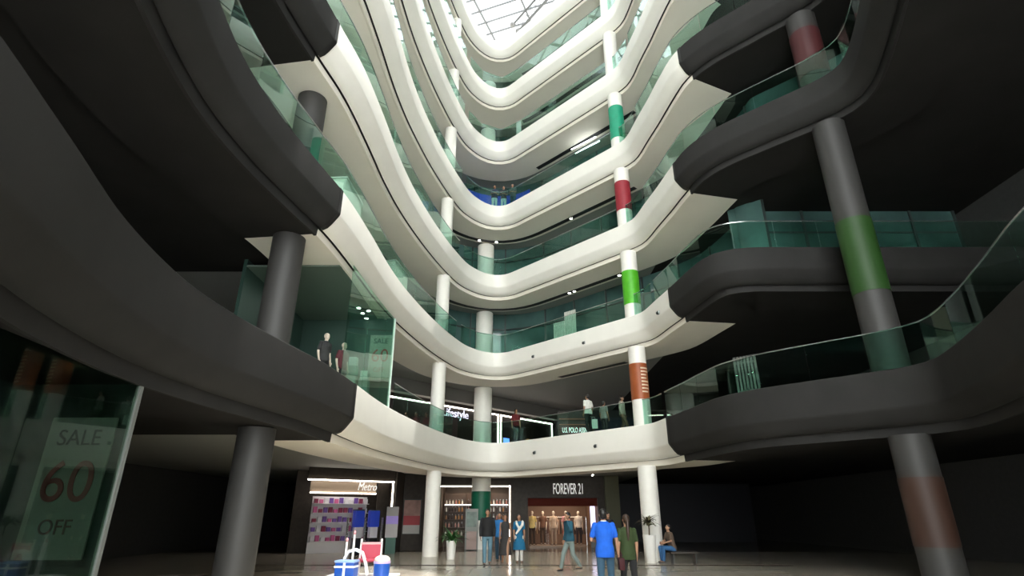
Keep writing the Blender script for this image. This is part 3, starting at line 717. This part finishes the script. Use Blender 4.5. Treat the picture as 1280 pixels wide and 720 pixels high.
# ------------------------------------------------------------------ planters
potm = mat('white_pot', (.78,.76,.72), .35); soilm = mat('soil', (.03,.02,.014), .9)
leafm = mat('green_leaf', (.035,.14,.03), .45, noise=.35, nscale=12); dryleaf = mat('dry_leaf', (.09,.075,.03), .6, noise=.3, nscale=12)
def leaf(bm, base, az, el, L, wd, bend):
    d = Vector((math.cos(az), math.sin(az), 0)); s = Vector((-d.y, d.x, 0)); p = Vector(base); e = el; prev = None; n = 6
    for i in range(n+1):
        t = i/n; ww = wd*math.sin(PI*min(1, .12+t*.88))*.5
        a = bm.verts.new(p+s*ww+Vector((0,0,ww*.3))); c = bm.verts.new(p); b = bm.verts.new(p-s*ww+Vector((0,0,ww*.3)))
        if prev: bm.faces.new((prev[0], prev[1], c, a)); bm.faces.new((prev[1], prev[2], b, c))
        prev = (a, c, b); p = p+(d*math.cos(e)+Vector((0,0,math.sin(e))))*(L/n); e -= bend/n
def planter(label, loc, r, h, leaves, lm, stemh):
    t = thing('potted_plant', label, 'plant', loc)
    m = MB(); m.lathe([(r*.72,0),(r*.76,.02),(r,h),(r*.9,h),(r*.88,h-.05)], 28); m.build('pot', potm, t, smooth=True)
    m = MB(); m.lathe([(r*.885,h-.055),(r*.885,h-.035)], 24); m.build('soil', soilm, t)
    if stemh:
        m = MB(); m.tube([(0,0,h-.04),(.01,0,h+stemh*.5),(0,.01,h+stemh)], [.02,.016,.014], 7); m.tube([(.03,.02,h-.04),(.05,.02,h+stemh*.8)], .012, 6); m.build('stem', mat('plant_stem', (.12,.085,.05), .7), t)
    m = MB(); q = random.Random(hash(label) % 1000 if False else 5)
    for i in range(leaves):
        leaf(m.bm, (q.uniform(-.03,.03), q.uniform(-.03,.03), h-.03+stemh*q.uniform(.75,1)), q.uniform(0,2*PI), q.uniform(.5,1.45), q.uniform(.4,.85)*(1 if not stemh else .72), q.uniform(.06,.12), q.uniform(.7,1.9))
    m.build('foliage', lm, t, smooth=True)
planter('tall white pot with a bushy green plant beside the left column', (-2.38,24.1,0), .20, .66, 60, leafm, 0)
planter('tall white pot with a dry brownish palm before the right column', (4.98,22.2,0), .235, .92, 38, dryleaf, .42)

# ------------------------------------------------------------------ toy stall at the lower left
wp = mat('white_plastic', (.82,.80,.78), .35); pk = mat('pink_plastic', (.40,.025,.06), .45); bl = mat('blue_plastic', (.008,.07,.36), .35); mg = mat('mint_plastic', (.62,.76,.66), .35)
tb = thing('display_table', 'low white table carrying bright plastic toys at the lower left', 'table', (-2.72,11.2,0))
m = MB(); m.box(-.62,.62,-.5,.55,.52,.56); m.build('tabletop', wp, tb, bevel=.008)
for x in (-.56,.56):
    for y in (-.44,.49):
        m = MB(); m.box(x-.03,x+.03,y-.03,y+.03,0,.52); m.build('leg', wp, tb)
tc = thing('toy_chair', 'pink panelled toy chair with white posts on the toy table', 'chair', (-2.62,11.45,.561), R(6))
for x in (-.19,.19):
    m = MB(); m.seg((x,.0,0),(x*.97,.03,.58),.022,.018,10); m.ell((x*.97,.03,.58),(.022,.022,.022),2); m.build('back_post', wp, tc, smooth=True)
    m = MB(); m.seg((x,-.26,0),(x,-.26,.26),.02,.02,10); m.build('front_leg', wp, tc, smooth=True)
m = MB(); m.box(-.175,.175,.0,.03,.20,.50); m.build('back_panel', pk, tc, bevel=.008)
m = MB(); m.box(-.19,.19,-.005,.04,.50,.54); m.build('top_rail', mat('pale_pink_plastic', (.62,.30,.31), .4), tc, bevel=.01)
m = MB(); m.box(-.20,.20,-.28,.02,.24,.27); m.build('seat', pk, tc, bevel=.008)
cr = thing('plastic_crate', 'blue toy box with white bands at the corner of the toy table', 'box', (-2.90,10.93,.561), R(-4))
m = MB(); m.box(-.17,.17,-.13,.13,0,.24); m.build('box_body', bl, cr, bevel=.015, smooth=True)
m = MB(); m.box(-.18,.18,-.14,.14,.24,.275); m.build('lid', mat('pale_blue_plastic', (.30,.45,.80), .35), cr, bevel=.01, smooth=True)
m = MB(); m.box(-.178,.178,-.138,.138,.16,.19); m.build('band', wp, cr)
m = MB(); m.box(-.02,.02,-.139,.139,0,.239); m.build('upright_band', wp, cr)
ar = thing('toy_arch', 'white and mint curved toy slide behind the blue toy box', 'toy', (-2.80,11.14,.561), R(10))
pts = [(-.2,0,.0), (-.2,0,.30), (-.14,0,.40), (-.02,0,.43), (.10,0,.38), (.17,0,.22), (.22,0,.02)]
for y, mm, nm in ((-.06, wp, 'side_rail'), (.06, wp, 'side_rail')):
    m = MB(); m.tube([(p[0], y, p[2]) for p in pts], .026, 8); m.build(nm, mm, ar, smooth=True)
m = MB(); A_ = [(p[0]*.98, p[2]) for p in pts]
for (x0, z0), (x1, z1) in zip(A_, A_[1:]):
    m.quad([(x0,-.06,z0),(x1,-.06,z1),(x1,.06,z1),(x0,.06,z0)])
m.build('slide_bed', mg, ar, smooth=True)
bn = thing('toy_bin', 'round blue bin with a cream cushion lid at the right of the toy table', 'bin', (-2.31,11.05,.561))
m = MB(); m.lathe([(.115,0),(.135,.02),(.145,.22)], 24); m.build('drum', bl, bn, smooth=True)
m = MB(); m.lathe([(.148,.215),(.15,.25)], 24); m.build('rim', mat('lilac_plastic', (.55,.42,.66), .4), bn, smooth=True)
m = MB(); m.ell((0,0,.27),(.14,.14,.075),3); m.build('cushion', mat('cream_cushion', (.78,.70,.56), .8), bn, smooth=True)
for i, (x, y, hh) in enumerate(((-3.06,11.38,.58), (-2.96,11.5,.70))):
    t = thing('toy_post', ('shorter' if i == 0 else 'taller')+' white pink toy post at the back of the toy table', 'post', (x, y, .561))
    m = MB(); m.lathe([(.05,0),(.05,.02),(.024,.03),(.02,hh-.03)], 12); m.build('shaft', wp, t, smooth=True)
    m = MB(); m.ell((0,0,hh),(.026,.026,.04),2); m.build('tip', mat('pale_pink_plastic', (.80,.45,.46)), t, smooth=True)

# ------------------------------------------------------------------ lowest balcony: shops
Z1 = ZT[1]; TA = Vector((-6.4,29.6,0)); TB = Vector((2.8,39.2,0)); TD = (TB-TA); TL = TD.length; TR = math.atan2(TD.y, TD.x)
def tw(t, off=0, z=0):
    u = TD.normalized(); n = Vector((u.y, -u.x, 0)); q = TA+u*(TL*t)+n*off; return (q.x, q.y, z)
b = MB(); b.box(-3,TL+.2,0,.15,Z1+.003,ZS[2]+.17); b.build('wall_gallery', mat('gallery_shop_wall', (.018,.014,.012), .35), kind='structure', loc=tw(0), rotz=TR)
b = MB(); b.box(-3,TL+.2,-.5,.0,Z1+2.75,ZS[2]+.17); b.build('trim_2', mat('bulkhead', (.16,.155,.14), .7), kind='structure', loc=tw(0), rotz=TR)
zl = Z1+2.5
ledframe('long white light frame round the left shop on the lowest balcony', [(-2.5,zl), (TL*.600,zl), (TL*.600,Z1+.05)], tw(0,.02), TR, .07)
ledframe('white light frame round the right shop on the lowest balcony', [(TL*.618,Z1+.05), (TL*.618,zl), (TL*.99,zl), (TL*.99,Z1+.05)], tw(0,.02), TR, .07)
text('shop_sign', 'Lifestyle', mat('sign_lilac', (.8,.8,.9), .5, emit=(.80,.80,1), estr=1.0), .66, tw(.335,.06,zl-.36), (PI/2,0,TR), label='white lettered sign of the left shop on the lowest balcony', cat='sign', sx=.93, ext=.02)
b = MB(); b.box(2.95,12,39.35,39.5,Z1+.003,ZS[2]+.17); b.build('wall_gallery_right', mat('gallery_shop_wall', (.018,.014,.012)), kind='structure')
gl = thing('promotion_screen', 'small bright blue screen inside the right shop on the lowest balcony', 'screen', tw(.645,.12,Z1+.004), TR)
m = MB(); m.box(-.05,.05,-.05,.05,0,.6); m.build('stand', darksteel, gl)
m = MB(); m.box(-.28,.28,-.04,.02,.55,1.15); m.build('casing', darksteel, gl)
m = MB(); m.box(-.25,.25,-.05,-.041,.58,1.12); m.build('display', mat('blue_screen', (.1,.2,1), .4, emit=(.12,.25,1), estr=3), gl)
od = thing('window_display', 'orange and red clothes display in the right shop window', 'display', tw(.845,.25,Z1+.004), TR)
for i, (x, c) in enumerate(((-.75,(.55,.28,.12)), (-.1,(.60,.06,.03)), (.5,(.50,.26,.14)))):
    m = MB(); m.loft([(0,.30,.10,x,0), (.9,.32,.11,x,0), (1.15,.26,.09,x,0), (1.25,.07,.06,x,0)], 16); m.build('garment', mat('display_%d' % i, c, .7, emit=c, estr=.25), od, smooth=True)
kq = thing('kiosk', 'brown kiosk with a bright white capital sign, left of the white shirt', 'kiosk', (3.72,33.2,Z1+.002))
m = MB(); m.box(-1.0,1.0,-.4,.4,0,1.42); m.build('counter', mat('kiosk_wood', (.11,.045,.03), .5), kq, bevel=.02)
m = MB(); m.box(-1.0,1.0,.30,.4,1.42,2.4); m.build('back_panel', mat('kiosk_grey', (.09,.085,.075), .6), kq)
text('sign_lettering', 'U.S. POLO ASSN.', mat('sign_bright', (.9,.9,.9), .5, emit=(1,1,1), estr=1.6), .40, (-.1,-.41,1.20), (PI/2,0,0), kq, sx=.50, ext=.01)
for z in (1.62,1.95):
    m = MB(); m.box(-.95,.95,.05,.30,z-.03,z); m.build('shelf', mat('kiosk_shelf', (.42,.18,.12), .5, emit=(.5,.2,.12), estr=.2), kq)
bw = thing('storefront', 'dark blue lit shop front behind the people on the lowest balcony', 'shop front', (6.8,38.8,Z1+.003))
m = MB(); m.box(-1.8,2.6,0,.1,0,2.9); m.build('panel', mat('navy_front', (.012,.018,.045), .3), bw)
for i, (x, wd) in enumerate(((-1.6,.5), (-.9,.7), (0,.6), (.8,.9))):
    m = MB(); m.box(x,x+wd,-.03,-.001,1.75,1.98); m.build('pale_strip', mat('pale_blue_strip', (.5,.6,.8), .5, emit=(.45,.55,.75), estr=.5), bw)
area('gallery_shop_lamp', tw(.5,.8,zl+.1), (0,0,TR), 9, .4, 40, (1,.9,.8))

# glass fronted shop on the left of the lowest balcony
gs = thing('shop_glazing', 'green glass shop front on the left of the lowest balcony', 'shop front', (-4.4,17,Z1)); gs['kind'] = 'structure'
i0, i1 = at_y(1, 14.6, 'L'), at_y(1, 19.25, 'L')
O = resample(offs(1, .22)[i0:i1+1], 1.75); g0 = Vector((-4.4,17,Z1)); HH = ZS[2]-.02
for a, c in zip(O, O[1:]):
    if (c-a).length < .3: continue
    d = (c-a).normalized(); nn = Vector((-d.y, d.x, 0))*.008; m = MB()
    v = [m.bm.verts.new(q-Vector((g0.x,g0.y,0))+Vector((0,0,.003))) for q in (a-nn+d*.01, c-nn-d*.01, c+nn-d*.01, a+nn+d*.01)]
    w_ = [m.bm.verts.new(q.co+Vector((0,0,HH-Z1-.01))) for q in v]
    m.bm.faces.new(v[::-1]); m.bm.faces.new(w_)
    for i in range(4): m.bm.faces.new((v[i], v[(i+1)%4], w_[(i+1)%4], w_[i]))
    m.build('pane', shopglass, gs)
e = O[-1]-Vector((g0.x,g0.y,0))
m = MB(); m.box(e.x-.035,e.x+.035,e.y-.02,e.y+.05,.003,HH-Z1); m.build('edge_post', mat('pale_edge', (.62,.70,.64), .3), gs)
grn = mat('shop_green_wall', (.022,.055,.042), .5)
b = MB(); b.box(-7.6,-4.28,19.32,19.42,Z1+.003,ZS[2]-.003); b.box(-7.7,-7.6,14.6,19.42,Z1+.003,ZS[2]+.17); b.build('wall_sale_shop', grn, kind='structure')
b = MB(); b.box(-7.6,-4.9,14.6,19.3,ZS[2]-.06,ZS[2]-.012); b.build('ceiling_sale_shop', mat('sale_shop_ceiling', (.11,.15,.125), .6), kind='structure')
area('sale_shop_lamp', (-6.0,17,ZS[2]-.1), (0,0,0), 1.5, 3, 15, (.9,1,.94))
def poster(label, loc, rz, w_, h_, face, ink, lines):
    t = thing('sale_poster', label, 'poster', loc, rz)
    m = MB(); m.box(-w_/2,w_/2,0,.03,0,h_); m.build('board', face, t)
    for s, size, zz, mm in lines: text('lettering', s, mm, size, (0,-.012,zz), (PI/2,0,0), t, ext=.004, sx=.95)
    return t
pink = mat('poster_pink', (.40,.10,.09), .6); dk = mat('poster_ink', (.008,.012,.01), .6)
poster('sale poster with large pink numerals behind the green glass', (-4.68,19.25,Z1+1.05), 0, .78, 1.62, mat('poster_grey', (.34,.36,.31), .6), None,
       [('SALE', .26, 1.38, dk), ('60', .66, .84, mat('poster_num', (.42,.05,.05), .6)), ('OFF', .24, .34, pink)])
for x, y, zt, nm in ((-5.4,18.6,1.35,'left'), (-5.05,18.9,.95,'right')):
    c = thing('display_cube', f'{nm} pale lit box under the sale shop poster', 'display stand', (x, y, Z1+.003))
    m = MB(); m.box(-.16,.16,-.16,.16,0,zt); m.build('plinth', mat('mint_box', (.22,.36,.32), .5), c, bevel=.01)
    m = MB(); m.box(-.13,.13,-.13,.13,zt,zt+.3); m.build('case', mat('pale_case', (.45,.60,.58), .4), c, bevel=.01)
for x, y, c1 in ((-5.6,16.2,(.03,.03,.03)), (-5.35,17.2,(.10,.02,.03))):
    person('shop mannequin in '+('black' if c1[0] < .05 else 'dark red')+' behind the green glass shop front', (x, y, Z1+.003), R(60), 1.75, cloth('sale_%d' % int(c1[0]*99), c1), blk, hair=None, build=.9, skin=mannm, name='mannequin', cat='mannequin', vox=.014)

# ------------------------------------------------------------------ upper balconies
bd = thing('hoarding', 'deep blue curved hoarding behind the three people', 'hoarding', (-1,29,ZT[4]))
i0, i1 = at_y(4, 26.6, 'L'), at_y(4, 28.0, 'R'); O = offs(4, 1.5)[i0:i1+1]; q0 = Vector((-1,29,0))
m = MB(); O2 = offs(4, 1.54)[i0:i1+1]
strip(m, [p-q0 for p in O], .002, [p-q0 for p in O], 1.55); strip(m, [p-q0 for p in O2], 1.55, [p-q0 for p in O2], .002); strip(m, [p-q0 for p in O], 1.55, [p-q0 for p in O2], 1.55)
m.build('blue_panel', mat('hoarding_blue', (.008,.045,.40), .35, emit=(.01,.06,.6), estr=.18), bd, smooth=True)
m = MB(); m.tube([p-q0+Vector((0,0,1.56)) for p in offs(4, 1.52)[i0:i1+1]], .02, 6); m.build('top_rail', darksteel, bd)
def slats(label, x, y, z, rz, w_, h_, n, tilt, mm):
    t = thing('slatted_screen', label, 'screen', (x, y, z), rz)
    for i in range(n):
        xx = -w_/2+w_*i/(n-1); m = MB(); m.box(xx-.035,xx+.035,0,.02,0,h_); m.build('slat', mm, t)
    for zz in (h_*.12, h_*.82):
        m = MB(); m.box(-w_/2-.03,w_/2+.03,.02,.045,zz,zz+.06); m.build('cross_bar', mm, t)
    for s in (-1,1):
        m = MB(); m.box(s*w_/2*.8-.03,s*w_/2*.8+.03,.045,.3,0,.04); m.build('foot', mm, t)
wsl = mat('white_slats', (.62,.62,.56), .6, noise=.15, nscale=5)
slats('lower left white slatted screen on the second balcony', 2.32,26.35,ZT[2]+.001, R(-42), .6, .98, 7, 0, wsl)
slats('taller right white slatted screen on the second balcony', 2.84,25.95,ZT[2]+.001, R(-42), .6, 1.42, 7, 0, wsl)
slats('dim slatted screen on the right wing of the lowest balcony', 7.2,16.9,ZT[1]+.001, R(-42), .62, 1.25, 7, 0, mat('dim_slats', (.10,.10,.092), .6))  # white slats again, with the wing shade put into their colour
wb = thing('roll_up_banner', 'narrow white roll up banner at the far corner of the fifth balcony', 'banner', (.42,28.75,ZT[5]+.001), R(-30))
m = MB(); m.box(-.17,.17,0,.02,.06,1.75); m.build('sheet', mat('banner_white', (.7,.68,.66), .6), wb)
m = MB(); m.box(-.2,.2,-.08,.1,0,.06); m.build('base', steel, wb)
pcm = mat('pale_counter', (.56,.60,.52), .5)
for k, spots in {2: ((15.0,1.35), (20.4,1.3)), 3: ((17.6,1.35), (22.3,1.3)), 4: ((19.8,1.3), (23.2,1.2)), 5: ((21.4,1.3), (24,1.1)), 6: ((23.3,1.2),)}.items():
    for j, (y, hh) in enumerate(spots):
        i = at_y(k, y, 'L'); P_ = offs(k, 1.0)[i]; N_ = NL[k][i]
        t = thing('service_counter', f'{"nearer" if j == 0 else "farther"} pale counter behind the left railing of the {ORD[k]}', 'counter', (P_.x, P_.y, ZT[k]+.001), math.atan2(N_.y, N_.x), group='pale counters along the left galleries')
        m = MB(); m.box(-.42,.42,-.75,.75,.08,hh); m.build('cabinet', pcm, t, bevel=.02, smooth=True)
        m = MB(); m.box(-.38,.38,-.7,.7,0,.08); m.build('plinth', darksteel, t)
        m = MB(); m.box(-.46,.46,-.8,.8,hh,hh+.04); m.build('worktop', mat('counter_top', (.68,.70,.64), .3), t, bevel=.01)
# lamps in the soffits
def spot(x, y, z, lab, grp=None, r=.07):
    t = thing('spotlight', lab, 'spotlight', (x, y, z), group=grp)
    m = MB(); m.lathe([(r*1.35,-.012),(r*1.35,0)], 16); m.build('trim_ring', darksteel, t)
    m = MB(); m.lathe([(r,-.02),(r,-.012)], 16); m.build('lens', lampw, t)
def on_slot(k, y, side='R', d=2.16): i = at_y(k, y, side); return offs(k, d, True)[i]
for k, ys in {3: ((26.55,'left of a close pair of'), (26.3,'right of a close pair of'), (24.1,'single')), 4: ((26.2,'far single'), (23.95,'left of a close pair of'), (23.7,'right of a close pair of'))}.items():
    for y, lab in ys:
        q = on_slot(k, y); spot(q.x, q.y, ZS[k]-.021, f'{lab} spotlight in the slot under the {ORD[k]}', 'spotlights in the ceiling slots')
for x, y, lab in ((-1.75,30.62,'left'), (-1.42,30.66,'right')): 
    q = min(offs(4, 2.16, True), key=lambda p: (p.x-x)**2+(p.y-y)**2); spot(q.x+ (0 if lab == 'left' else .3), q.y, ZS[4]-.021, f'{lab} one of two spotlights under the far corner of the fourth balcony', 'spotlights in the ceiling slots')
for x, y, lab in ((-5.0,21.4,'nearest'), (-4.9,23.5,'middle'), (-4.8,26.0,'farthest')):
    spot(-6.55 if False else x-1.6, y, ZS[3]+.175, f'{lab} small spotlight over the left gallery of the second balcony', 'small spotlights on the left', .05)
for x, y, lab in ((-5.25,18.0,'nearest'), (-5.25,18.55,'second'), (-5.25,19.1,'third'), (-4.98,18.3,'right hand')):
    spot(x, y, ZS[2]-.061, f'{lab} ceiling spotlight inside the green glass shop', 'ceiling spotlights in the green glass shop', .06)
for x, y, lab in ((1.45,31.2,'left'), (4.25,30.9,'right'), (4.3,31.5,'rear')):
    spot(x, y, ZC-.001, f'{lab} ceiling spotlight before the clothes shop', 'ceiling spotlights before the clothes shop', .05)
spot(-3.3,31.4,ZS[3]+.175,'lone ceiling spotlight behind the left column of the second balcony')
for x, y in ((1.2,-.18), (0,.12)):
    t = thing('pendant_tube', ('front' if y < 0 else 'rear')+' white tube light hanging under the fifth balcony', 'light', (4.25+y*.9,26.75+y*1.2,ZS[5]-.35), R(-43))
    m = MB(); m.seg((-.85,0,0),(.85,0,0),.03,.03,10); m.build('tube', tubew, t, smooth=True)
    for s in (-.7,.7):
        m = MB(); m.seg((s,0,.03),(s,0,.35),.006,.006,5); m.build('hanger', steel, t)
# cameras and fittings on the fascias
def camera_dome(k, y, side, lab):
    i = at_y(k, y, side); P_, N_ = PL[k][i], NL[k][i]; t = thing('security_camera', lab, 'camera', (P_.x, P_.y, ZT[k]-.62), math.atan2(N_.y, N_.x))
    m = MB(); m.box(-.05,-.001,-.06,.06,-.07,.07); m.build('mount', steel, t, bevel=.01)
    m = MB(); m.ell((-.085,0,-.02),(.06,.06,.07),2); m.build('dome', darksteel, t, smooth=True)
camera_dome(1, 24.4, 'R', 'dark security camera on the face of the lowest balcony, right of centre')
camera_dome(1, 26.9, 'R', 'small security camera on the face of the lowest balcony, above the blue kurta')
camera_dome(2, 26.9, 'R', 'security camera on the face of the second balcony, left of the slatted screens')
camera_dome(2, 24.5, 'R', 'security camera on the face of the second balcony, right of the slatted screens')
camera_dome(2, 20.6, 'R', 'security camera on the face of the second balcony beyond the kink')

area('left_shop_fill', (-7.2,6.6,ZS[1]+.1), (0,0,0), 1.2, 2.0, 14, (1,.95,.88))  # fill light added so the left wing poster shows
# ------------------------------------------------------------------ left wing, ground floor shop glass: shade put into its darkened colours
ng = thing('shop_glazing', 'dark glass shop front under the left wing', 'shop front', (-5.4,6,0)); ng['kind'] = 'structure'
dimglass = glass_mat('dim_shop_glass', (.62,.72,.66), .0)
O = [Vector(p) for p in ((-5.15,2.4,0), (-5.35,4.4,0), (-5.5,6.4,0), (-5.6,8.35,0))]
for a, c in zip(O, O[1:]):
    d = (c-a).normalized(); nn = Vector((-d.y, d.x, 0))*.008; m = MB(); o0 = Vector((-5.4,6,0))
    v = [m.bm.verts.new(q-o0) for q in (a-nn+d*.01, c-nn-d*.01, c+nn-d*.01, a+nn+d*.01)]; w_ = [m.bm.verts.new(q.co+Vector((0,0,ZS[1]-.01))) for q in v]
    m.bm.faces.new(v[::-1]); m.bm.faces.new(w_)
    for i in range(4): m.bm.faces.new((v[i], v[(i+1)%4], w_[(i+1)%4], w_[i]))
    m.build('pane', dimglass, ng)
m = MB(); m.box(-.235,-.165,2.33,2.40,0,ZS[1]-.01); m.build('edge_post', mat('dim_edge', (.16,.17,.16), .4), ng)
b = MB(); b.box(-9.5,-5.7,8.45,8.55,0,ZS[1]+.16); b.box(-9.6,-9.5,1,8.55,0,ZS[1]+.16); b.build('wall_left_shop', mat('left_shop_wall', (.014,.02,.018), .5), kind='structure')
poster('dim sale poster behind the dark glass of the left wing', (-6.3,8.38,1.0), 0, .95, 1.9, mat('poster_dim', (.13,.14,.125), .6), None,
       [('SALE', .32, 1.60, mat('dim_ink', (.008,.01,.01), .6)), ('60', .80, .98, mat('dim_num', (.16,.04,.04), .6)), ('OFF', .28, .40, mat('dim_pink', (.09,.045,.04), .6))])  # poster colours darkened in place of dim light
for x, y, lab in ((-6.3,6.2,'first'), (-6.6,6.9,'second'), (-6.9,7.6,'third'), (-6.0,7.4,'fourth')):
    t = thing('spotlight', f'{lab} dim ceiling lamp inside the left wing shop', 'spotlight', (x, y, ZS[1]+.175), group='dim ceiling lamps in the left wing shop')
    m = MB(); m.lathe([(.07,-.012),(.07,0)], 16); m.build('trim_ring', darksteel, t)
    m = MB(); m.lathe([(.05,-.02),(.05,-.012)], 16); m.build('lens', mat('dim_lens', (1,1,1), .5, emit=(1,.95,.85), estr=.5), t)


# ------------------------------------------------------------------ light
w = bpy.data.worlds.new('sky'); bpy.context.scene.world = w; w.use_nodes = True
bg = w.node_tree.nodes['Background']; bg.inputs['Color'].default_value = (.97, .98, .95, 1); bg.inputs['Strength'].default_value = 15
p = area('skylight_portal', ((SX0+SX1)/2, (SY0+SY1)/2, SZ-.15), (0, 0, 0), SX1-SX0, SY1-SY0, 1, (1,1,1)); p.data.cycles.is_portal = True
p = area('fill_window_portal', (1.5, EY0+.05, 15.5), (PI/2, 0, PI), 10.2, 31, 1, (1,1,1)); p.data.cycles.is_portal = True  # portal for the added glazing behind the camera
sl = bpy.data.lights.new('sun', 'SUN'); sl.energy = 34; sl.angle = R(1.0); sl.color = (1, .95, .86)
so = bpy.data.objects.new('sun', sl); C.objects.link(so)
sd = Vector((-.24, -.12, -.97)).normalized(); so.rotation_euler = sd.to_track_quat('-Z', 'Y').to_euler(); so.location = (6, 22, 45)

cam = bpy.data.cameras.new('camera'); cam.sensor_width = 36; cam.lens = 699/1280*36; cam.clip_end = 200
co = bpy.data.objects.new('camera', cam); C.objects.link(co); co.location = (0, 0, 1.55); co.rotation_euler = (PI/2+R(22.2), 0, 0)
S = bpy.context.scene; S.camera = co
S.view_settings.view_transform = 'Standard'; S.view_settings.look = 'None'; S.view_settings.gamma = 1; S.view_settings.exposure = -0.15
S.view_settings.use_curve_mapping = False
S.cycles.use_denoising = True; S.cycles.max_bounces = 10; S.cycles.diffuse_bounces = 7; S.cycles.transparent_max_bounces = 24
S.cycles.glossy_bounces = 4; S.cycles.sample_clamp_indirect = 8; S.cycles.caustics_reflective = False
